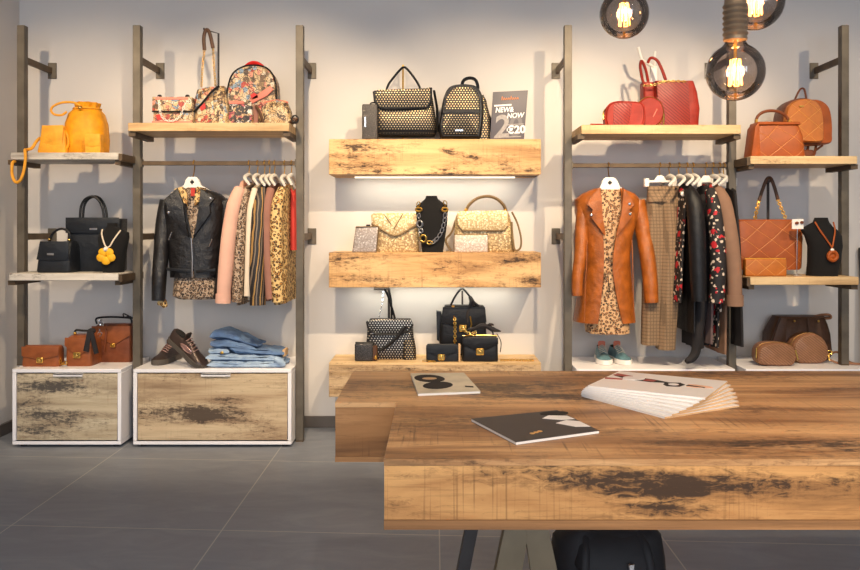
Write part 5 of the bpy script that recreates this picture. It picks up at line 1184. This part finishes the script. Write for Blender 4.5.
part(r, 'card', MB().box(792, 803.5, 0, .8, 219, 229, .1), M['wplast'])
part(r, 'earring', MB().ell((796.5, -1, 223), (2, 1, 1.6), 10, 6), M['tand']); part(r, 'earring', MB().ell((801.5, -1, 222.5), (1.8, 1, 1.6), 10, 6), M['tand'])
part(r, 'support', MB().tube([(798, 1.4, 228), (798, 3, b - 1)], .5, 6).box(794, 802, 0, 8, b - .8, b), M['chrome'], 'thin wire foot')
r, b = bust('black velvet bust wearing the orange pendant, right end of its shelf', [(276, 809, 838, 0, 24), (262, 809.5, 840.5, -.6, 22), (246, 809, 842.5, -.6, 20), (236, 805.5, 842, 1, 18), (230.5, 802, 839, 4, 18), (226.5, 806, 834, 6, 17), (222, 815, 831, 8, 17), (217.5, 817, 829.5, 8, 17)], 824, 4.16, z)
r = T('necklace', 'orange cord necklace with round orange pendant on the rightmost bust', 'necklace', 827, 4.16, z, mid=8)
part(r, 'cord', MB().tube(smooth([(813.5, 5, 222), (816, 1.6, 229), (820, -.4, 236), (825.5, -2, 245), (827.5, -2, 248.5)], 5), .8, 6).tube(smooth([(832, 5, 222), (832, 1.6, 230), (830, -.4, 238), (828, -2, 245), (826.5, -2, 249)], 5), .8, 6), M['orgp'])
part(r, 'bead', MB().ell((827, -2.8, 250), (2, 1.4, 2)), M['pearl'], 'pale bead')
part(r, 'pendant', MB().tube([(827.5 + 4.2 * math.cos(a), -2.8, 256 + 4.2 * math.sin(a)) for a in [2 * PI * i / 20 for i in range(20)]], 1.9, 8, True).ell((827.5, -2.6, 256), (2.4, .8, 2.4)), M['orgp'])

# brown bags low right
z = CABH
r = T('shoulder_bag', 'wide dark brown slouchy shoulder bag with top strap behind the taupe bags', 'bag', 796, 4.42, z, mid=16); b = base(r)
part(r, 'body', MB().bag([(b, 768, 824, 0, 30), (b - 6, 764.5, 828, -2, 32), (335, 765, 826.5, -1, 31), (325, 769, 824.5, 2, 27), (317, 773, 822, 6, 23)], 5, wob=.008, wf=5), M['brn'])
part(r, 'side_panel', MB().prism([(765, 340), (773, 318), (779, 318), (778, 342), (772, 350)], -2.2, 3, .8), M['brn'])
part(r, 'seam', MB().tube([(800, -1.4, 318), (801, -2, 335), (801, -2, 350)], .6, 5).tube([(773, 0, 318), (823, 0, 317)], .8, 6), M['brn'])
part(r, 'strap', MB().tube(smooth([(812, 12, 318), (820, 11, 316), (827, 10, 316), (828, 10, 319), (821, 9, 319.5)], 5), 1.4, 8, flat=1.5), M['brnp'])
part(r, 'snap', MB().ell((787, -1, 321), 1.2).ell((811, -1, 321), 1.2), M['brass'], 'brass studs')
def oval_bag(lab, px, d, out, mat, zipm, rz=0):
    r = T('camera_bag', lab, 'bag', px, d, z, mid=10); b = base(r)
    pts = out(b); part(r, 'body', MB().puff(pts, 0, 18, .07), M['brnp'])
    cx = sum(p[0] for p in pts) / len(pts); cz = sum(p[1] for p in pts) / len(pts)
    part(r, 'front_panel', MB().puff([(cx + (x - cx) * .9, cz + (q - cz) * .9) for x, q in pts], -1.6, 6, .08), mat)
    part(r, 'zip', MB().tube([(x, 4, q) for x, q in pts], .45, 6, True), zipm, 'brass zip'); return r, b
r, b = oval_bag('taupe oval camera bag with diagonal stitching, left of the round taupe bag', 773, 4.25, lambda b: smooth([(754.5, b - 4), (753.5, b - 14), (757.5, b - 21), (767, b - 23.5), (780, b - 23), (789.5, b - 19.5), (792.5, b - 11), (791, b - 3), (784, b), (763, b - .5)], 5, True), M['brnq'], M['dbrass'])
part(r, 'zip_pull', MB().tube([(753.5, 3, b - 18), (752.6, 1, b - 8)], .8, 6).tube([(792.6, 3, b - 16), (794, 0, b - 6)], .8, 6), M['gold'], 'gold zip pull')
r, b = oval_bag('taupe round bag with diagonal stitching standing behind the oval one', 806, 4.33, lambda b: smooth([(789, b - 8), (788, b - 18), (793, b - 26), (802, b - 30), (811, b - 30), (820, b - 24), (824.5, b - 14), (823, b - 4), (815, b), (797, b)], 5, True), M['brnq'], M['dbrass'])
part(r, 'ring', MB().tube([(827 + 2.6 * math.cos(a), 4, b - 11 + 1.6 * math.sin(a)) for a in [2 * PI * i / 14 for i in range(14)]], .8, 6, True).tube([(826, 4, b - 9), (825.5, 1, b - 3)], .9, 6), M['gold'], 'gold ring')
part(r, 'strap', MB().tube(smooth([(827, 4, b - 9), (834, 6, b - 11), (839, 6, b - 9), (842, 2, b - 4), (846, -4, b - 1.4), (852, -8, b - 1.4)], 5), 1.2, 6, flat=.6), M['brnp'])
part(r, 'strap', MB().tube(smooth([(826, 2, b - 4), (832, -2, b - 1.4), (840, -6, b - 1.4), (850, -10, b - 1.4)], 5), 1.2, 6, flat=.6), M['brnp'])

# leaning black framed mirror at the right edge
r = E('framed_mirror', 'black framed mirror leaning on the back wall at the far right edge', 'mirror', (2.372, -.16, 0))
fz = 1.02; W_ = .62
f = MB().box(0, .035, -.018, .018, 0, fz, .003).box(W_ - .035, W_, -.018, .018, 0, fz, .003).box(.035, W_ - .035, -.018, .018, fz - .035, fz, .003).box(.035, W_ - .035, -.018, .018, 0, .035, .003)
mpart(r, 'frame', f, M['frame']); mpart(r, 'glass', MB().box(.035, W_ - .035, -.004, .012, .035, fz - .035), M['mirror'])
r.rotation_euler = (math.radians(-7), 0, 0)

# ================================================================== on the table
def flat_thing(name, lab, cat, corners, zb, th, mat, group=None, z_=None):
    """a printed booklet lying flat: corners TL, TR, BR, BL as world x, y"""
    cx = sum(c[0] for c in corners) / 4; cy = sum(c[1] for c in corners) / 4
    r = E(name, lab, cat, (cx, cy, zb), group)
    P = [(x - cx, y - cy) for x, y in corners]
    def slab(z0, z1, k=1.0):
        return MB().add([(x * k, y * k, z0) for x, y in P] + [(x * k, y * k, z1) for x, y in P], [(0, 1, 2, 3), (7, 6, 5, 4), (0, 1, 5, 4), (1, 2, 6, 5), (2, 3, 7, 6), (3, 0, 4, 7)])
    mpart(r, 'pages', slab(.0005, th - .0006, .992), M['page'])
    c = mpart(r, 'cover', slab(th - .0006, th), mat)
    mpart(r, 'back_cover', slab(0, .0005), mat)
    TL, TR_, BR, BL = [Vector((x, y, 0)) for x, y in P]
    def uv(u, v, z=th + .0004): 
        p = (TL * (1 - u) + TR_ * u) * (1 - v) + (BL * (1 - u) + BR * u) * v; return (p.x, p.y, z)
    return r, c, uv
def ink(root, cover, uv, name, poly, mat, lab=None, z=.0004):
    zt = uv(0, 0)[2]
    pts = [uv(u, v, zt - .0003 + z) for u, v in poly]; n = len(pts)
    m = MB(); m.add(pts + [(x, y, zt - .0004) for x, y, _ in pts], [tuple(range(n)), tuple(range(2 * n - 1, n - 1, -1))] + [(i, (i + 1) % n, n + (i + 1) % n, n + i) for i in range(n)])
    return mpart(root, name, m, mat, lab, cover)
def blob(cu, cv, ru, rv, n=18, rot=0):
    c, s = math.cos(rot), math.sin(rot)
    return [(cu + ru * math.cos(a) * c - rv * math.sin(a) * s, cv + ru * math.cos(a) * s + rv * math.sin(a) * c) for a in [2 * PI * i / n for i in range(n)]]
P4 = lambda *c: [tpt(x, y, TZ + .006) for x, y in c]
q = P4((410.5, 373.2), (464, 372.6), (480.5, 391), (418, 393.5))
r, c, uv = flat_thing('magazine', 'pale magazine with two dark fur shapes on its cover, far left of the table', 'magazine', q, TZ, .006, plain('pale_cover', S(206, 196, 172), .35, var=.12, vscale=14))
ink(r, c, uv, 'cover_picture', blob(.30, .30, .27, .20, 20, .2), M['ink'], 'dark shape'); ink(r, c, uv, 'cover_picture', blob(.38, .66, .26, .17, 20, -.2), M['ink'], 'dark shape'); ink(r, c, uv, 'cover_picture', blob(.30, .31, .13, .06), M['cork'], 'beige oval', .0007)
ink(r, c, uv, 'cover_line', [(.82, .72), (.95, .76), (.94, .82), (.81, .78)], M['ink'], 'small dark line')
q = P4((471, 418.5), (557, 410), (599.5, 430.5), (516, 442))
r, c, uv = flat_thing('magazine', 'charcoal magazine with two pale shapes on its cover, nearest on the table', 'magazine', q, TZ, .006, M['covd'])
ink(r, c, uv, 'cover_picture', blob(.90, .14, .16, .10, 20, .2), M['ink'], 'black shape')
ink(r, c, uv, 'cover_picture', [(.68, .30), (.80, .20), (.98, .30), (.99, .46), (.84, .44)], M['cover'], 'pale shape'); ink(r, c, uv, 'cover_picture', [(.72, .54), (.88, .47), (.99, .58), (.99, .82), (.84, .76)], M['cover'], 'pale shape')
for k in range(3): ink(r, c, uv, 'cover_emblem', blob(.30 + .055 * k, .80 - .02 * k, .028, .03, 8), M['brass'], 'gold mark')
# fanned catalogues
N = 7; W2, D2, TH = .264, .226, .0046
for k in range(N):
    t = k / (N - 1); ang = math.radians(-60 + 29 * t); cx, cy = .506 + .016 * t, -2.742 + .050 * t
    u = Vector((math.cos(ang), math.sin(ang))) * W2 / 2; v = Vector((-math.sin(ang), math.cos(ang))) * D2 / 2; C = Vector((cx, cy))
    q = [tuple(C - u + v), tuple(C + u + v), tuple(C + u - v), tuple(C - u - v)]
    ordw = ['bottom', 'second from bottom', 'third from bottom', 'middle', 'third from top', 'second from top', 'top'][k]
    r, c, uv = flat_thing('catalogue', ('top white catalogue of the fanned stack, printed with red and dark jewellery' if k == N - 1 else ordw + ' white catalogue of the fanned stack on the table'), 'catalogue', q, TZ + k * TH, TH - .0002, M['cover'], 'fanned stack of white catalogues')
    mpart(r, 'spine_edge', MB().add([(x - cx, y - cy, zz) for zz in (.0004, TH - .0008) for x, y in (C + (u - v) * 1.001, C + (u + v) * 1.001, C + u * 1.006 + v, C + u * 1.006 - v)], [(0, 1, 2, 3), (7, 6, 5, 4), (0, 1, 5, 4), (1, 2, 6, 5), (2, 3, 7, 6), (3, 0, 4, 7)]), M['cork'], 'tan page edge')
    if k == N - 1:
        ink(r, c, uv, 'cover_picture', [(.04, .30), (.14, .26), (.42, .32), (.60, .42), (.42, .48), (.20, .44)], M['ink'], 'dark ribbon')
        ink(r, c, uv, 'cover_picture', [(.03, .16), (.20, .24), (.19, .33), (.02, .28)], M['inkr'], 'red shape', .0007); ink(r, c, uv, 'cover_picture', [(.0, .46), (.16, .44), (.17, .50), (.02, .54)], M['inkr'], 'red stripe', .0007)
        ink(r, c, uv, 'cover_picture', blob(.24, .36, .10, .10), M['cover'], 'pale medallion', .0010); ink(r, c, uv, 'cover_picture', [(.35, .34), (.45, .36), (.44, .45), (.35, .45)], M['inkr'], 'red shape', .0010)
        ink(r, c, uv, 'cover_picture', [(.54, .42), (.66, .36), (.72, .44), (.70, .58), (.60, .62), (.55, .54)], M['ink'], 'dark shape'); ink(r, c, uv, 'cover_picture', blob(.63, .49, .045, .06), M['cover'], 'pale spot', .0007)
        ink(r, c, uv, 'cover_picture', [(.74, .40), (.80, .38), (.94, .42), (.97, .48), (.84, .54), (.75, .54)], M['skin'], 'flesh coloured shape'); ink(r, c, uv, 'cover_picture', [(.74, .44), (.90, .49), (.90, .52), (.74, .50)], M['ink'], 'dark line', .0007)

# ================================================================== globe lamps
def pendant(lab, px, py, d, R):
    zc = wz(py, d); r = E('pendant_lamp', lab, 'hanging bulb', (wx(px, d), d - WALL, zc), 'globe filament bulbs over the table')
    prof = []; n = 26
    for i in range(n + 1):
        a = -PI / 2 + (PI * .5 + math.radians(62)) * i / n
        prof.append((max(R * math.cos(a), .0004), R * math.sin(a)))
    rn = R * math.cos(math.radians(62)); z1 = R * math.sin(math.radians(62))
    prof += [(rn * .84, z1 + R * .08), (rn * .72, z1 + R * .18), (rn * .68, z1 + R * .30)]
    mpart(r, 'glass_bulb', MB().lathe(0, 0, prof, 40, cap=False), M['smoke'], 'smoked glass globe')
    zt = z1 + R * .22
    s = MB().lathe(0, 0, [(.0001, zt), (R * .40, zt), (R * .41, zt + .004)] + [(R * (.40 + (.035 if i % 2 else -.025)), zt + .008 + i * .006) for i in range(13)] + [(R * .36, zt + .092), (R * .22, zt + .105), (.004, zt + .11)], 28)
    mpart(r, 'socket', s, M['socket'])
    mpart(r, 'cord', MB().tube([(0, 0, zt + .108), (0, 0, ZC - zc - .0265)], .003, 8), M['blkm'])
    mpart(r, 'ceiling_rose', MB().lathe(0, 0, [(.045, ZC - zc - .0265), (.05, ZC - zc - .02), (.05, ZC - zc - .0005)], 24), M['socket'])
    st = mpart(r, 'filament_stem', MB().tube([(0, 0, zt), (0, 0, R * .42)], R * .06, 8).tube([(0, 0, R * .45), (0, 0, -R * .42)], R * .015, 6), M['brass'])
    f = MB(); k = 10
    for i in range(k):
        a, a2 = 2 * PI * i / k, 2 * PI * (i + 1) / k; rt, rb = R * .17, R * .23
        f.tube([(rt * math.cos(a), rt * math.sin(a), R * .42), (rb * math.cos(a + .1), rb * math.sin(a + .1), -R * .46)], R * .022, 6)
        if i % 2: f.tube([(rb * math.cos(a + .1), rb * math.sin(a + .1), -R * .46), (rb * math.cos(a2 + .1), rb * math.sin(a2 + .1), -R * .46)], R * .018, 5)
        else: f.tube([(rt * math.cos(a), rt * math.sin(a), R * .42), (rt * math.cos(a2), rt * math.sin(a2), R * .42)], R * .018, 5)
    mpart(r, 'filament', f, M['fil'], 'glowing filament')
    L = bpy.data.lights.new('bulb_light', 'POINT'); L.energy = 1.6; L.color = (1, .55, .22); L.shadow_soft_size = .02
    o = bpy.data.objects.new('bulb_light', L); COL.objects.link(o); o.location = (wx(px, d), d - WALL, zc)
pendant('leftmost hanging smoked globe bulb, hanging alone above the red bags', 624.2, 14, 2.09, .0625)
pendant('lowest hanging smoked globe bulb with its ribbed socket in full view', 735.3, 72, 1.785, .0625)
pendant('hanging smoked globe bulb cut by the top edge, behind the ribbed socket', 755.5, 2, 1.92, .0655)

# ================================================================== bag under the table
r = E('backpack', 'black nylon backpack standing on the floor under the display table', 'backpack', (wx(607, 2.31), 2.31 - WALL, 0), None, (0, 0, math.radians(4)))
rows = [(.0, .12, .06), (.015, .152, .085), (.10, .162, .095), (.19, .158, .09), (.25, .15, .08), (.276, .128, .06), (.283, .085, .03)]
mpart(r, 'body', MB().loft([[(x * (1 + .012 * math.sin(9 * y_ / .05 + zz * 40)), y_, zz + .004 * math.sin(x * 60)) for x, y_, zz in ring(-a, a, -b_, b_, zz, 3, 48)] for zz, a, b_ in rows]), M['pack'])
mpart(r, 'front_pocket', MB().loft([ring(-a, a, -.118, -.05, zz, 3, 28) for zz, a in ((.02, .085), (.04, .105), (.14, .105), (.18, .09), (.19, .06))]), M['pack'])
mpart(r, 'top_handle', MB().tube(smooth([(-.04, 0, .276), (-.03, 0, .296), (.03, 0, .296), (.04, 0, .276)], 5), .006, 8), M['pack'])
for sx in (-1, 1): mpart(r, 'shoulder_strap', MB().tube(smooth([(sx * .07, -.05, .272), (sx * .082, -.09, .24), (sx * .088, -.108, .19), (sx * .088, -.122, .10)], 6), .012, 8, flat=.5), M['pack'])
mpart(r, 'buckle', MB().box(.024, .040, -.126, -.116, .185, .215, .002), M['chrome'], 'silver buckle')
mpart(r, 'flap', MB().loft([ring(-a, a, -b_, -.02, zz, 3, 28) for zz, a, b_ in ((.175, .10, .118), (.20, .112, .115), (.25, .10, .092), (.281, .07, .05))]), M['pack'])
# ================================================================== light and camera
def spot(name, loc, tgt, energy, col, cone=75, blend=1.0, rad=.04):
    L = bpy.data.lights.new(name, 'SPOT'); L.energy = energy; L.color = col; L.spot_size = math.radians(cone); L.spot_blend = blend; L.shadow_soft_size = rad
    o = bpy.data.objects.new(name, L); COL.objects.link(o); o.location = loc
    o.rotation_euler = (Vector(tgt) - Vector(loc)).to_track_quat('-Z', 'Y').to_euler(); return o
WARM = (1.0, .78, .52)
for x, tx, e in ((-2.0, -1.9, 105), (-.55, -.95, 165), (.45, .25, 150), (1.38, 1.0, 165), (2.6, 1.95, 65)):
    spot('track_spot', (x, -2.15, 2.62), (tx, 0, .92), e * 1.13, WARM, 65, .6)
for x, tx in ((.3, .3), (1.4, 1.0)): spot('table_spot', (x, -4.3, 2.75), (tx, -2.7, .7), 60, WARM, 70)
for x, tx in ((.5, .45), (1.5, 1.0)): spot('front_fill_spot', (x, -6.4, 2.75), (tx, -3.2, .58), 170, WARM, 26, .8)  # unseen fill spots added behind the camera to brighten the table front
def area(name, loc, tgt, sx, sy, e, col):
    L = bpy.data.lights.new(name, 'AREA'); L.shape = 'RECTANGLE'; L.size = sx; L.size_y = sy; L.energy = e; L.color = col
    o = bpy.data.objects.new(name, L); COL.objects.link(o); o.location = loc
    o.rotation_euler = (Vector(tgt) - Vector(loc)).to_track_quat('-Z', 'Y').to_euler(); return o
area('daylight', (.6, YF - .15, 1.6), (.6, 0, 1.4), 5.4, 2.2, 240, (.79, .88, 1.0))
w = bpy.data.worlds.new('daylight_sky'); SC.world = w; w.use_nodes = True
bg = w.node_tree.nodes['Background']; bg.inputs[0].default_value = (.68, .8, 1, 1); bg.inputs[1].default_value = .6
cam = bpy.data.cameras.new('camera'); co = bpy.data.objects.new('camera', cam); COL.objects.link(co); SC.camera = co
co.location = (0, -WALL, CH); co.rotation_euler = (PI / 2, 0, 0)
cam.sensor_width = 36; cam.lens = K / 860 * 36; cam.clip_start = .05
cam.shift_x = -(CX - 430) / 860; cam.shift_y = -(285 - HY) / 860
SC.view_settings.view_transform = 'Standard'; SC.view_settings.look = 'None'; SC.view_settings.gamma = 1; SC.view_settings.use_curve_mapping = False
SC.view_settings.exposure = 0.0
